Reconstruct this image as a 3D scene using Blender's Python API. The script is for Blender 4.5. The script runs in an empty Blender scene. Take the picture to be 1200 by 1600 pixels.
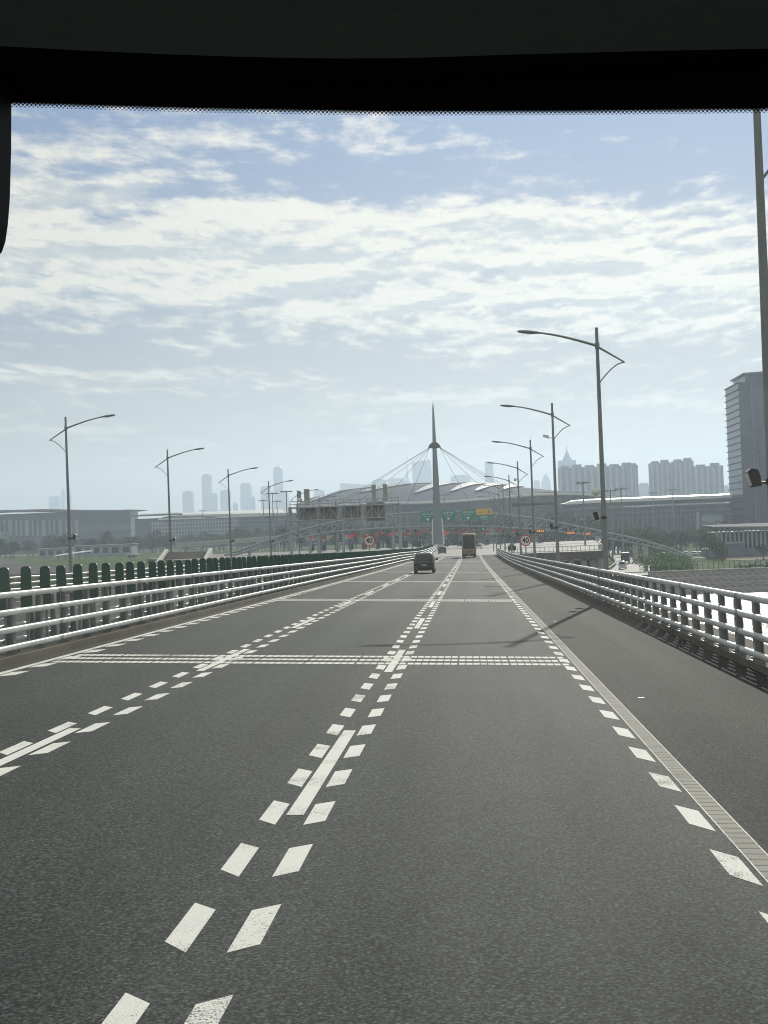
import bpy, bmesh, math, random
from mathutils import Vector, Matrix
random.seed(7)
R = math.radians
sc = bpy.context.scene
COL = sc.collection

# ------------------------------------------------------------------ camera
F = 2317.0                       # focal length in photo pixels (photo 1200 x 1600)
EYE = Vector((0.0915, 0.0, 2.38))
def _basis():
    d = Vector((133.0, -31.0, -F)).normalized()            # world +Y seen from the camera
    u = Vector((-math.sin(R(2.2)), math.cos(R(2.2)), 0))
    u = (u - d * u.dot(d)).normalized()
    x = d.cross(u)
    return Matrix((x, d, u))      # rows: world axes in camera coordinates  (world = M @ cam)
CM = _basis()
cam = bpy.data.cameras.new('camera'); cam_o = bpy.data.objects.new('camera', cam); COL.objects.link(cam_o)
cam_o.matrix_world = Matrix.Translation(EYE) @ CM.to_4x4()
cam.sensor_fit = 'VERTICAL'; cam.sensor_height = 32.0; cam.lens = 32.0 * F / 1600.0
cam.clip_start = 0.05; cam.clip_end = 30000
sc.camera = cam_o
def P(px, py, Y):                 # the place at depth Y metres that the photo shows at (px, py)
    d = CM @ Vector((px - 600.0, 800.0 - py, -F))
    return EYE + d * (Y / d.y)

# ------------------------------------------------------------------ sky, sun, exposure
SUN = Vector((0.45, 2.74, 1.0)).normalized()
SUN_EL = math.asin(SUN.z); SUN_AZ = math.atan2(SUN.x, SUN.y)
SKY_STRENGTH = 0.10
def build_world():
    w = bpy.data.worlds.new('World'); sc.world = w; w.use_nodes = True
    nt = w.node_tree; N = nt.nodes; L = nt.links
    for n in list(N): N.remove(n)
    out = N.new('ShaderNodeOutputWorld'); bg = N.new('ShaderNodeBackground')
    sky = N.new('ShaderNodeTexSky'); sky.sky_type = 'NISHITA'; sky.sun_disc = False
    sky.sun_elevation = SUN_EL; sky.sun_rotation = SUN_AZ
    sky.air_density = 1.0; sky.dust_density = 0.6; sky.ozone_density = 1.6
    tc = N.new('ShaderNodeTexCoord'); sep = N.new('ShaderNodeSeparateXYZ'); L.new(tc.outputs['Generated'], sep.inputs[0])
    def M(op, a, b=None, c=None, clamp=False):
        n = N.new('ShaderNodeMath'); n.operation = op; n.use_clamp = clamp
        for i, v in enumerate((a, b, c)):
            if v is None: continue
            if hasattr(v, 'links'): L.new(v, n.inputs[i])
            else: n.inputs[i].default_value = v
        return n.outputs[0]
    def MR(v, a, b, c, d, smooth=True):
        n = N.new('ShaderNodeMapRange'); n.interpolation_type = 'SMOOTHSTEP' if smooth else 'LINEAR'
        L.new(v, n.inputs[0])
        for i, t in enumerate((a, b, c, d)): n.inputs[i + 1].default_value = t
        return n.outputs[0]
    x, y, z = sep.outputs
    el = M('MULTIPLY', M('ARCSINE', z), 180 / math.pi)
    az = M('MULTIPLY', M('ARCTAN2', x, y), 180 / math.pi)
    den = M('ADD', M('MAXIMUM', z, 0.0), 0.055)
    u = M('DIVIDE', x, den); v = M('DIVIDE', y, den)
    def noise(sx, sy, ox, oy, detail, rough, dist=0.0):
        c = N.new('ShaderNodeCombineXYZ')
        L.new(M('MULTIPLY_ADD', u, sx, ox), c.inputs[0]); L.new(M('MULTIPLY_ADD', v, sy, oy), c.inputs[1])
        n = N.new('ShaderNodeTexNoise'); n.inputs['Scale'].default_value = 1.0; n.inputs['Detail'].default_value = detail
        n.inputs['Roughness'].default_value = rough; n.inputs['Distortion'].default_value = dist
        L.new(c.outputs[0], n.inputs['Vector']); return n.outputs['Fac']
    # shaped cover: a dense deck between about 8 and 14 degrees, loose clouds above it on the left, thin bands below
    e2 = M('ADD', el, M('MULTIPLY', az, 0.075))            # the deck's upper edge falls to the right
    cr = N.new('ShaderNodeFloatCurve'); cm = cr.mapping; c0 = cm.curves[0]
    pts = [(0.0, 0.10), (0.08, 0.20), (0.13, 0.30), (0.13, 0.34), (0.16, 0.54), (0.19, 0.34), (0.235, 0.40), (0.27, 0.66), (0.30, 0.44), (0.35, 0.46), (0.40, 0.68), (0.45, 0.92), (0.54, 0.97), (0.61, 0.84), (0.66, 0.44), (0.72, 0.37), (0.83, 0.32), (1.0, 0.95)]  # last point: bright cloud added overhead, above the view, as fill light
    c0.points[0].location = pts[0]; c0.points[1].location = pts[-1]
    for p in pts[1:-1]: c0.points.new(*p)
    cm.update()
    L.new(M('DIVIDE', e2, 20.0, clamp=True), cr.inputs['Value'])
    behind = M('MULTIPLY', MR(y, 0.3, -0.3, 0, 1), 0.6)  # unseen cloud added at the camera's back to brighten faces in shade
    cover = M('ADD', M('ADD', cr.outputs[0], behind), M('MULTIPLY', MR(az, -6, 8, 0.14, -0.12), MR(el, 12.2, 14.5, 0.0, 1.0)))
    big = noise(1.3, 0.9, 3.1, 7.7, 2, 0.5)
    lz = M('LOGARITHM', M('ADD', M('MAXIMUM', z, 0.0), 0.05), math.e)
    def puff(sx, sy, ox, off, detail, rough, dist=0.0):
        c = N.new('ShaderNodeCombineXYZ'); L.new(M('MULTIPLY_ADD', u, sx, ox), c.inputs[0]); L.new(M('MULTIPLY_ADD', lz, sy, off), c.inputs[1])
        n = N.new('ShaderNodeTexNoise'); n.inputs['Scale'].default_value = 1.0; n.inputs['Detail'].default_value = detail; n.inputs['Roughness'].default_value = rough; n.inputs['Distortion'].default_value = dist
        L.new(c.outputs[0], n.inputs['Vector']); return n.outputs['Fac']
    n1 = puff(8.5, 19.0, 1.7, 0.0, 10, 0.60); n2 = puff(8.5, 19.0, 1.7, 0.33, 10, 0.60)    # n2: the same field a little higher in the sky, for the lit upper rims
    roll = puff(2.2, 10.0, 5.2, 3.3, 7, 0.58, 0.3); roll2 = puff(2.2, 10.0, 5.2, 3.3 + 0.32, 7, 0.58, 0.3)
    f = M('ADD', M('ADD', M('MULTIPLY', n1, 0.52), M('MULTIPLY', big, 0.25)), M('MULTIPLY', roll, 0.44))
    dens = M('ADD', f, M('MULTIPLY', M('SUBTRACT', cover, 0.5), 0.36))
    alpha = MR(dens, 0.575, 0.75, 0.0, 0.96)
    low = MR(el, 2.0, 8.0, 0.35, 1.0)
    alpha = M('MULTIPLY', alpha, low)
    rel = M('ADD', M('MULTIPLY', M('SUBTRACT', n1, n2), 0.8), M('SUBTRACT', roll, roll2))
    shade = M('ADD', MR(dens, 0.66, 0.95, 0.15, 0.60), MR(rel, 0.12, -0.14, -0.50, 0.55), clamp=True)
    mixc = N.new('ShaderNodeMix'); mixc.data_type = 'RGBA'; L.new(shade, mixc.inputs[0])
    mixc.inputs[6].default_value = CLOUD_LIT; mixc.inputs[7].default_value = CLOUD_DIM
    # brighter towards the sun
    dt = N.new('ShaderNodeVectorMath'); dt.operation = 'DOT_PRODUCT'; L.new(tc.outputs['Generated'], dt.inputs[0]); dt.inputs[1].default_value = SUN
    glow = MR(dt.outputs['Value'], 0.90, 1.0, 0.94, 1.10)
    sc1 = N.new('ShaderNodeVectorMath'); sc1.operation = 'SCALE'; L.new(mixc.outputs[2], sc1.inputs[0]); L.new(glow, sc1.inputs[3])
    # the camera's soft highlight roll-off for the bright sky: c / (1 + c / k), then a bluer tint with height
    k1 = N.new('ShaderNodeVectorMath'); k1.operation = 'MULTIPLY_ADD'; L.new(sky.outputs[0], k1.inputs[0]); k1.inputs[1].default_value = (1/SKY_K,) * 3; k1.inputs[2].default_value = (1, 1, 1)
    k2 = N.new('ShaderNodeVectorMath'); k2.operation = 'DIVIDE'; L.new(sky.outputs[0], k2.inputs[0]); L.new(k1.outputs[0], k2.inputs[1])
    tint = N.new('ShaderNodeMix'); tint.data_type = 'RGBA'; L.new(MR(el, 3.0, 17.0, 0, 1), tint.inputs[0]); tint.inputs[6].default_value = SKY_LOW; tint.inputs[7].default_value = SKY_HIGH
    tint2 = N.new('ShaderNodeMix'); tint2.data_type = 'RGBA'; L.new(MR(el, 18.0, 40.0, 0, 1), tint2.inputs[0]); L.new(tint.outputs[2], tint2.inputs[6]); tint2.inputs[7].default_value = (1.0, 1.06, 1.12, 1)
    skyc = N.new('ShaderNodeMix'); skyc.data_type = 'RGBA'; skyc.blend_type = 'MULTIPLY'; skyc.inputs[0].default_value = 1.0; skyc.clamp_result = False
    L.new(k2.outputs[0], skyc.inputs[6]); L.new(tint2.outputs[2], skyc.inputs[7])
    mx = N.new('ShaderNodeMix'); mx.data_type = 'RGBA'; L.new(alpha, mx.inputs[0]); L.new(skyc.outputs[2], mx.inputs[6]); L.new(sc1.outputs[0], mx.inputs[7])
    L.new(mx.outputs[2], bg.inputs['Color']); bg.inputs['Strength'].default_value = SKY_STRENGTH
    L.new(bg.outputs[0], out.inputs['Surface'])
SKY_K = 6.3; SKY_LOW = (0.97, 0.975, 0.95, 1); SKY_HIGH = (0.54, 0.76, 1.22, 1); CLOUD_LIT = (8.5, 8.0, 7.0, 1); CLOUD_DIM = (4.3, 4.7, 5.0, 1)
build_world()
sl = bpy.data.lights.new('sun', 'SUN'); sl.energy = 3.7; sl.angle = R(0.5); sl.color = (1.0, 0.95, 0.86)
so = bpy.data.objects.new('sun', sl); COL.objects.link(so); so.rotation_euler = SUN.to_track_quat('Z', 'Y').to_euler(); so.location = (0, 0, 60)
HAZE_DENSITY = 1.85e-4; HAZE_COLOR = (0.58, 0.70, 0.84, 1)
sc.view_settings.view_transform = 'Standard'; sc.view_settings.look = 'None'; sc.view_settings.gamma = 1.0
sc.view_settings.exposure = 0.14
cy = sc.cycles
cy.use_denoising = True; cy.filter_width = 1.05
try: cy.denoiser = 'OPENIMAGEDENOISE'
except Exception: pass
cy.max_bounces = 8; cy.diffuse_bounces = 3; cy.glossy_bounces = 3; cy.transmission_bounces = 4; cy.volume_bounces = 1; cy.transparent_max_bounces = 12
cy.sample_clamp_indirect = 6.0

# ------------------------------------------------------------------ helpers
def srgb(r, g, b):
    f = lambda c: (c / 255 / 12.92) if c <= 10 else ((c / 255 + 0.055) / 1.055) ** 2.4
    return (f(r), f(g), f(b), 1)
MATS = {}
def mat(name, col, rough=0.55, metal=0.0, spec=0.5, var=0.0, scale=3.0, stretch=(1, 1, 1), bump=0.0, bscale=30.0, coat=0.0, dark=None, emit=None, es=0.0):
    if name in MATS: return MATS[name]
    m = bpy.data.materials.new(name); m.use_nodes = True; nt = m.node_tree; N = nt.nodes; L = nt.links
    b = N['Principled BSDF']
    if len(col) == 3: col = (*col, 1)
    b.inputs['Base Color'].default_value = col; b.inputs['Roughness'].default_value = rough
    b.inputs['Metallic'].default_value = metal; b.inputs['Specular IOR Level'].default_value = spec
    if coat: b.inputs['Coat Weight'].default_value = coat; b.inputs['Coat Roughness'].default_value = 0.05
    if emit: b.inputs['Emission Color'].default_value = (*emit[:3], 1); b.inputs['Emission Strength'].default_value = es
    tc = N.new('ShaderNodeTexCoord')
    if var:
        mp = N.new('ShaderNodeMapping'); mp.inputs['Scale'].default_value = stretch; L.new(tc.outputs['Object'], mp.inputs[0])
        n = N.new('ShaderNodeTexNoise'); n.inputs['Scale'].default_value = scale; n.inputs['Detail'].default_value = 6; n.inputs['Roughness'].default_value = 0.65
        L.new(mp.outputs[0], n.inputs['Vector'])
        r = N.new('ShaderNodeMapRange'); r.inputs[1].default_value = 0.3; r.inputs[2].default_value = 0.7; L.new(n.outputs['Fac'], r.inputs[0])
        mx = N.new('ShaderNodeMix'); mx.data_type = 'RGBA'; L.new(r.outputs[0], mx.inputs[0])
        lo = dark if dark else tuple(c * (1 - var) for c in col[:3])
        mx.inputs[6].default_value = (*lo[:3], 1); mx.inputs[7].default_value = tuple(min(1, c * (1 + var * 0.6)) for c in col[:3]) + (1,)
        L.new(mx.outputs[2], b.inputs['Base Color'])
    if bump:
        n2 = N.new('ShaderNodeTexNoise'); n2.inputs['Scale'].default_value = bscale; n2.inputs['Detail'].default_value = 4; L.new(tc.outputs['Object'], n2.inputs['Vector'])
        bp = N.new('ShaderNodeBump'); bp.inputs['Strength'].default_value = bump; bp.inputs['Distance'].default_value = 0.02
        L.new(n2.outputs['Fac'], bp.inputs['Height']); L.new(bp.outputs[0], b.inputs['Normal'])
    MATS[name] = m; return m

class MB:
    def __init__(s): s.v = []; s.f = []; s.sm = []
    def add(s, vs, fs, smooth=False):
        o = len(s.v); s.v += [tuple(p) for p in vs]; s.f += [tuple(i + o for i in f) for f in fs]; s.sm += [smooth] * len(fs); return s
    def hexa(s, p):                     # 8 corners: bottom ring 0-3, top ring 4-7 (counter-clockwise seen from above)
        return s.add(p, [(3, 2, 1, 0), (4, 5, 6, 7), (0, 1, 5, 4), (1, 2, 6, 5), (2, 3, 7, 6), (3, 0, 4, 7)])
    def box(s, x0, x1, y0, y1, z0, z1):
        return s.hexa([(x0, y0, z0), (x1, y0, z0), (x1, y1, z0), (x0, y1, z0), (x0, y0, z1), (x1, y0, z1), (x1, y1, z1), (x0, y1, z1)])
    def bbox(s, x0, x1, y0, y1, z0, z1, b):   # box with chamfered vertical and top edges
        def ring(i, z): return [(x0+i, y0, z), (x1-i, y0, z), (x1, y0+i, z), (x1, y1-i, z), (x1-i, y1, z), (x0+i, y1, z), (x0, y1-i, z), (x0, y0+i, z)]
        def inset(k, z): return [(x0+b+k*0, y0+k, z), (x1-b, y0+k, z), (x1-k, y0+b, z), (x1-k, y1-b, z), (x1-b, y1-k, z), (x0+b, y1-k, z), (x0+k, y1-b, z), (x0+k, y0+b, z)]
        rs = [ring(b, z0), ring(b, z1 - b), inset(b * .6, z1 - b * .25), inset(b, z1)]
        vs = [p for r in rs for p in r]; fs = [tuple(range(7, -1, -1)), tuple(range(24, 32))]
        for k in range(3):
            for i in range(8): fs.append((k*8+i, k*8+(i+1) % 8, k*8+8+(i+1) % 8, k*8+8+i))
        return s.add(vs, fs)
    def loft(s, rings, smooth=True, cap=True, closed=True):
        n = len(rings[0]); vs = [p for r in rings for p in r]; fs = []
        for k in range(len(rings) - 1):
            for i in range(n if closed else n - 1):
                j = (i + 1) % n; fs.append((k*n+i, k*n+j, (k+1)*n+j, (k+1)*n+i))
        s.add(vs, fs, smooth)
        if cap and closed: s.add(rings[0], [tuple(range(n - 1, -1, -1))]); s.add(rings[-1], [tuple(range(n))])
        return s
    def tube(s, pts, r, n=8, ry=None, smooth=True, cap=True):
        pts = [Vector(p) for p in pts]; rings = []
        rr = r if isinstance(r, (list, tuple)) else [r] * len(pts)
        for i, p in enumerate(pts):
            t = (pts[min(i + 1, len(pts) - 1)] - pts[max(i - 1, 0)]).normalized()
            a = Vector((0, 0, 1)) if abs(t.z) < 0.95 else Vector((1, 0, 0))
            x = t.cross(a).normalized(); y = x.cross(t).normalized()
            k = (ry / r) if (ry and not isinstance(r, (list, tuple))) else 1.0
            rings.append([p + x * (math.cos(2*math.pi*j/n + math.pi/n) * rr[i]) + y * (math.sin(2*math.pi*j/n + math.pi/n) * rr[i] * k) for j in range(n)])
        return s.loft(rings, smooth, cap)
    def bar(s, a, b, r, n=6): return s.tube([a, b], r, n)
    def quad(s, a, b, c, d): return s.add([a, b, c, d], [(0, 1, 2, 3)])
    def disc(s, c, r, axis, t, n=24, smooth=False):   # a short cylinder
        c = Vector(c); a = Vector(axis).normalized(); return s.tube([c - a * t / 2, c + a * t / 2], r, n, smooth=smooth)
    def prism(s, poly, axis_vec):       # polygon (3-D points) extruded along a vector
        n = len(poly); a = Vector(axis_vec); q = [Vector(p) + a for p in poly]
        vs = list(poly) + q; fs = [tuple(range(n - 1, -1, -1)), tuple(range(n, 2 * n))] + [(i, (i+1) % n, n + (i+1) % n, n + i) for i in range(n)]
        return s.add(vs, fs)
    def mesh(s, name, m):
        me = bpy.data.meshes.new(name); me.from_pydata([tuple(p) for p in s.v], [], s.f)
        me.polygons.foreach_set('use_smooth', s.sm); me.update()
        bm = bmesh.new(); bm.from_mesh(me); bmesh.ops.recalc_face_normals(bm, faces=bm.faces); bm.to_mesh(me); bm.free()
        me.materials.append(m); return me
    def sheet(s, name, m):              # no normal recalculation, for open sheets
        me = bpy.data.meshes.new(name); me.from_pydata([tuple(p) for p in s.v], [], s.f); me.polygons.foreach_set('use_smooth', s.sm); me.update(); me.materials.append(m); return me
    def build(s, name, m, parent=None, sheet=False):
        o = bpy.data.objects.new(name, s.sheet(name, m) if sheet else s.mesh(name, m)); COL.objects.link(o)
        if parent: o.parent = parent
        return o
def thing(name, label, cat, loc=(0, 0, 0), rz=0, group=None):
    o = bpy.data.objects.new(name, None); COL.objects.link(o); o.empty_display_size = 0.2
    o.location = loc; o.rotation_euler = (0, 0, rz); return tag(o, label, cat, group)
def tag(o, label, cat, group=None, kind=None):
    o['label'] = label; o['category'] = cat
    if group: o['group'] = group
    elif 'group' in o: del o['group']
    if kind: o['kind'] = kind
    return o
def struct(o, kind='structure'): o['kind'] = kind; return o
CH = {}
def dup(root, loc, rz=None, label=None, group=None):
    r = root.copy(); COL.objects.link(r); r.location = loc
    if rz is not None: r.rotation_euler = (0, 0, rz)
    if label: r['label'] = label
    if group: r['group'] = group
    for ch in root.children:
        c = ch.copy(); COL.objects.link(c); c.parent = r
        for g in ch.children:
            d = g.copy(); COL.objects.link(d); d.parent = c
    return r
def copy_part(o, parent, loc):
    c = o.copy(); COL.objects.link(c); c.parent = parent; c.location = loc; return c
ORD = ['first', 'second', 'third', 'fourth', 'fifth', 'sixth', 'seventh', 'eighth', 'ninth', 'tenth', 'eleventh', 'twelfth', 'thirteenth', 'fourteenth', 'fifteenth']
def text_mesh(body, size, align='CENTER', ext=0.006, bold=0.0):
    cu = bpy.data.curves.new('lettering', 'FONT'); cu.body = body; cu.size = size; cu.align_x = align; cu.align_y = 'CENTER'; cu.extrude = ext; cu.offset = bold
    o = bpy.data.objects.new('lettering', cu); COL.objects.link(o)
    dg = bpy.context.evaluated_depsgraph_get(); me = bpy.data.meshes.new_from_object(o.evaluated_get(dg))
    COL.objects.unlink(o); bpy.data.objects.remove(o); return me
def lettering(body, size, loc, m, parent, sx=1.0, bold=0.0):   # upright lettering facing -Y
    me = text_mesh(body, size, bold=bold); me.materials.clear(); me.materials.append(m)
    me.transform(Matrix.Translation(loc) @ Matrix.Rotation(R(90), 4, 'X') @ Matrix.Diagonal((sx, 1, 1, 1)))
    o = bpy.data.objects.new('lettering', me); COL.objects.link(o); o.parent = parent; return o

# ------------------------------------------------------------------ lie of the land
G = 23.0 / F; S = math.tan(R(2.2))
def zr(Y):
    if Y < 130: return -G * Y
    if Y < 380: return -G * Y + (Y - 130) ** 2 * G / 500.0
    return -G * 380 + 250 ** 2 * G / 500.0
def sm(a, b, x): t = min(1, max(0, (x - a) / (b - a))); return t * t * (3 - 2 * t)
def zroad(X, Y): return zr(Y) - S * X * (1 - sm(190, 300, Y))
def zopp(Y): return zr(Y) + 0.12 * (1 - sm(190, 300, Y))
PLAZA = zr(400)
def hland(X, Y):
    right = -17 + 7.5 * sm(322, 365, Y) + 4.5 * sm(650, 1200, Y)
    left = -17 + 13.4 * sm(285, 332, Y)
    t = sm(-42, -4, X)
    h = left * (1 - t) + right * t
    return h + 0.35 * math.sin(X * 0.031 + 1.3) * math.sin(Y * 0.017) * sm(380, 460, Y)
WATER = -13.0

# ------------------------------------------------------------------ materials
steel = mat('galvanised rail paint', srgb(194, 198, 196), 0.45, 0.0, 0.5, 0.30, 1.6, (3, 0.5, 3))
steel_post = mat('grey post paint', srgb(122, 128, 128), 0.5, 0.0, 0.5, 0.15, 3)
lamp_grey = mat('lamp pole grey', srgb(132, 138, 138), 0.45, 0.0, 0.5, 0.10, 4)
arch_grey = mat('pale blue grey steel', srgb(152, 160, 165), 0.55, 0.0)
black = mat('black plastic', (0.012, 0.013, 0.015), 0.45)
glass_lens = mat('lamp lens', (0.6, 0.62, 0.6), 0.15)
green_panel = mat('dark green plastic', (0.005, 0.062, 0.046), 0.5, 0, 0.4, 0.30, 1.3)
concrete = mat('weathered concrete', srgb(108, 103, 93), 0.95, 0, 0.1, 0.40, 0.8, (1, 0.4, 1), 0.3, 12)
concrete_pale = mat('pale concrete', srgb(176, 174, 166), 0.85, 0, 0.3, 0.2, 0.5)
white_paint = mat('white paint', (0.78, 0.78, 0.75), 0.6)
red_paint = mat('red sign paint', (0.55, 0.03, 0.03), 0.5)
black_paint = mat('black sign paint', (0.02, 0.02, 0.02), 0.5)
green_sign = mat('green sign sheeting', (0.0, 0.21, 0.135), 0.5)
yellow_sign = mat('yellow sign sheeting', (0.85, 0.50, 0.06), 0.5)
tyre = mat('tyre rubber', (0.015, 0.015, 0.016), 0.85)
rim = mat('wheel rim', (0.35, 0.36, 0.37), 0.35, 0.8)
tint = mat('dark tinted glass', (0.01, 0.012, 0.014), 0.08, 0, 0.6)
tail_red = mat('tail lamp red', (0.35, 0.012, 0.01), 0.25)
plate_m = mat('number plate', (0.35, 0.36, 0.38), 0.5)

def asphalt_material(name, lo, hi, rough, spec, tone):
    m = bpy.data.materials.new(name); m.use_nodes = True; nt = m.node_tree; N = nt.nodes; L = nt.links; b = N['Principled BSDF']
    tc = N.new('ShaderNodeTexCoord')
    n = N.new('ShaderNodeTexNoise'); n.inputs['Scale'].default_value = 40; n.inputs['Detail'].default_value = 3; n.inputs['Roughness'].default_value = 0.7; L.new(tc.outputs['Object'], n.inputs['Vector'])
    r = N.new('ShaderNodeMapRange'); r.inputs[1].default_value = 0.40; r.inputs[2].default_value = 0.64; L.new(n.outputs['Fac'], r.inputs[0])
    vo = N.new('ShaderNodeTexVoronoi'); vo.inputs['Scale'].default_value = 46; L.new(tc.outputs['Object'], vo.inputs['Vector'])
    mp = N.new('ShaderNodeMapping'); mp.inputs['Scale'].default_value = (1.1, 0.035, 1); L.new(tc.outputs['Object'], mp.inputs[0])
    n2 = N.new('ShaderNodeTexNoise'); n2.inputs['Scale'].default_value = 1.0; n2.inputs['Detail'].default_value = 5; n2.inputs['Roughness'].default_value = 0.6; L.new(mp.outputs[0], n2.inputs['Vector'])
    n3 = N.new('ShaderNodeTexNoise'); n3.inputs['Scale'].default_value = 0.25; n3.inputs['Detail'].default_value = 6; L.new(tc.outputs['Object'], n3.inputs['Vector'])
    mx = N.new('ShaderNodeMix'); mx.data_type = 'RGBA'; L.new(r.outputs[0], mx.inputs[0]); mx.inputs[6].default_value = (*lo, 1); mx.inputs[7].default_value = (*hi, 1)
    st = N.new('ShaderNodeMath'); st.operation = 'ADD'; L.new(n2.outputs['Fac'], st.inputs[0]); L.new(n3.outputs['Fac'], st.inputs[1])
    sr = N.new('ShaderNodeMapRange'); sr.inputs[1].default_value = 0.75; sr.inputs[2].default_value = 1.25; sr.inputs[3].default_value = 1 - tone; sr.inputs[4].default_value = 1 + tone; L.new(st.outputs[0], sr.inputs[0])
    vr = N.new('ShaderNodeMapRange'); vr.inputs[3].default_value = -0.25; vr.inputs[4].default_value = 2.25; L.new(vo.outputs['Color'], vr.inputs[0])
    mu0 = N.new('ShaderNodeMath'); mu0.operation = 'MULTIPLY'
    sx_ = N.new('ShaderNodeSeparateXYZ'); L.new(tc.outputs['Object'], sx_.inputs[0])          # polished wheel tracks, two to a lane
    ph = N.new('ShaderNodeMath'); ph.operation = 'MULTIPLY_ADD'; L.new(sx_.outputs[0], ph.inputs[0]); ph.inputs[1].default_value = 2*math.pi/1.83; ph.inputs[2].default_value = 2*math.pi*(1.545+.92)/1.83
    co = N.new('ShaderNodeMath'); co.operation = 'COSINE'; L.new(ph.outputs[0], co.inputs[0])
    ca = N.new('ShaderNodeMath'); ca.operation = 'MULTIPLY_ADD'; L.new(co.outputs[0], ca.inputs[0]); ca.inputs[1].default_value = -0.10; ca.inputs[2].default_value = 1.0
    cb = N.new('ShaderNodeMath'); cb.operation = 'MULTIPLY'; L.new(ca.outputs[0], cb.inputs[0]); L.new(sr.outputs[0], cb.inputs[1]); L.new(cb.outputs[0], mu0.inputs[0]); L.new(vr.outputs[0], mu0.inputs[1])
    mu = N.new('ShaderNodeVectorMath'); mu.operation = 'SCALE'; L.new(mx.outputs[2], mu.inputs[0]); L.new(mu0.outputs[0], mu.inputs[3])
    L.new(mu.outputs[0], b.inputs['Base Color'])
    rr = N.new('ShaderNodeMapRange'); rr.inputs[1].default_value = 0.3; rr.inputs[2].default_value = 0.7; rr.inputs[3].default_value = rough - 0.02; rr.inputs[4].default_value = rough + 0.02; L.new(n2.outputs['Fac'], rr.inputs[0]); L.new(rr.outputs[0], b.inputs['Roughness'])
    b.inputs['Specular IOR Level'].default_value = spec
    bp = N.new('ShaderNodeBump'); bp.inputs['Strength'].default_value = 0.55; bp.inputs['Distance'].default_value = 0.006; L.new(n.outputs['Fac'], bp.inputs['Height']); L.new(bp.outputs[0], b.inputs['Normal'])
    return m
asphalt = asphalt_material('worn asphalt', (0.001, 0.0015, 0.0015), (0.053, 0.075, 0.070), 0.85, 0.11, 0.12)
plaza_m = asphalt_material('plaza concrete paving', (0.08, 0.08, 0.072), (0.21, 0.205, 0.19), 0.8, 0.3, 0.12)

def worn_paint(name, col, ribs=0.0):
    m = bpy.data.materials.new(name); m.use_nodes = True; nt = m.node_tree; N = nt.nodes; L = nt.links; b = N['Principled BSDF']
    tc = N.new('ShaderNodeTexCoord')
    mp = N.new('ShaderNodeMapping'); mp.inputs['Scale'].default_value = (1.6, 1.0, 1); L.new(tc.outputs['Object'], mp.inputs[0])
    n = N.new('ShaderNodeTexNoise'); n.inputs['Scale'].default_value = 40; n.inputs['Detail'].default_value = 7; n.inputs['Roughness'].default_value = 0.75; L.new(mp.outputs[0], n.inputs['Vector'])
    n2 = N.new('ShaderNodeTexNoise'); n2.inputs['Scale'].default_value = 1.3; n2.inputs['Detail'].default_value = 3; L.new(tc.outputs['Object'], n2.inputs['Vector'])
    ad = N.new('ShaderNodeMath'); ad.operation = 'MULTIPLY_ADD'; L.new(n2.outputs['Fac'], ad.inputs[0]); ad.inputs[1].default_value = 0.55; L.new(n.outputs['Fac'], ad.inputs[2])
    r = N.new('ShaderNodeMapRange'); r.inputs[1].default_value = 0.85; r.inputs[2].default_value = 0.92; L.new(ad.outputs[0], r.inputs[0])
    n3 = N.new('ShaderNodeTexNoise'); n3.inputs['Scale'].default_value = 60; n3.inputs['Detail'].default_value = 2; L.new(tc.outputs['Object'], n3.inputs['Vector'])
    c1 = N.new('ShaderNodeMix'); c1.data_type = 'RGBA'; L.new(n3.outputs['Fac'], c1.inputs[0]); c1.inputs[6].default_value = tuple(c * 0.82 for c in col) + (1,); c1.inputs[7].default_value = tuple(min(1, c * 1.12) for c in col) + (1,)
    mx = N.new('ShaderNodeMix'); mx.data_type = 'RGBA'; L.new(r.outputs[0], mx.inputs[0]); L.new(c1.outputs[2], mx.inputs[6]); mx.inputs[7].default_value = (0.07, 0.072, 0.07, 1)
    L.new(mx.outputs[2], b.inputs['Base Color']); b.inputs['Roughness'].default_value = 0.85; b.inputs['Specular IOR Level'].default_value = 0.2
    return m
paint_white = worn_paint('worn white road paint', (0.74, 0.74, 0.70))
paint_edge = worn_paint('dirty ribbed road paint', (0.26, 0.255, 0.225))
paint_groove = mat('groove between ribs', (0.16, 0.155, 0.135), 0.9)

# ------------------------------------------------------------------ ground, water, banks
def water_material():
    m = bpy.data.materials.new('rippled water'); m.use_nodes = True; nt = m.node_tree; N = nt.nodes; L = nt.links; b = N['Principled BSDF']
    b.inputs['Base Color'].default_value = (0.03, 0.045, 0.045, 1); b.inputs['Roughness'].default_value = 0.14; b.inputs['IOR'].default_value = 1.33
    tc = N.new('ShaderNodeTexCoord'); n = N.new('ShaderNodeTexNoise'); n.inputs['Scale'].default_value = 0.55; n.inputs['Detail'].default_value = 5; n.inputs['Roughness'].default_value = 0.6; L.new(tc.outputs['Object'], n.inputs['Vector'])
    bp = N.new('ShaderNodeBump'); bp.inputs['Strength'].default_value = 1.0; bp.inputs['Distance'].default_value = 0.9; L.new(n.outputs['Fac'], bp.inputs['Height']); L.new(bp.outputs[0], b.inputs['Normal'])
    return m
MB().quad((-2900, -250, WATER), (2900, -250, WATER), (2900, 420, WATER), (-2900, 420, WATER)).build('water', water_material(), sheet=True)['kind'] = 'structure'
grass = mat('grass and soil', (0.065, 0.10, 0.028), 1.0, 0, 0.03, 0.55, 0.05, (1, 1, 1), dark=(0.03, 0.055, 0.018))
xs = sorted(set([-3900, -2900, -2000, -1400, -1000, -700, -500, -400] + list(range(-340, 341, 10)) + [400, 500, 700, 1000, 1400, 2000, 2900, 3900]))
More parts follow.
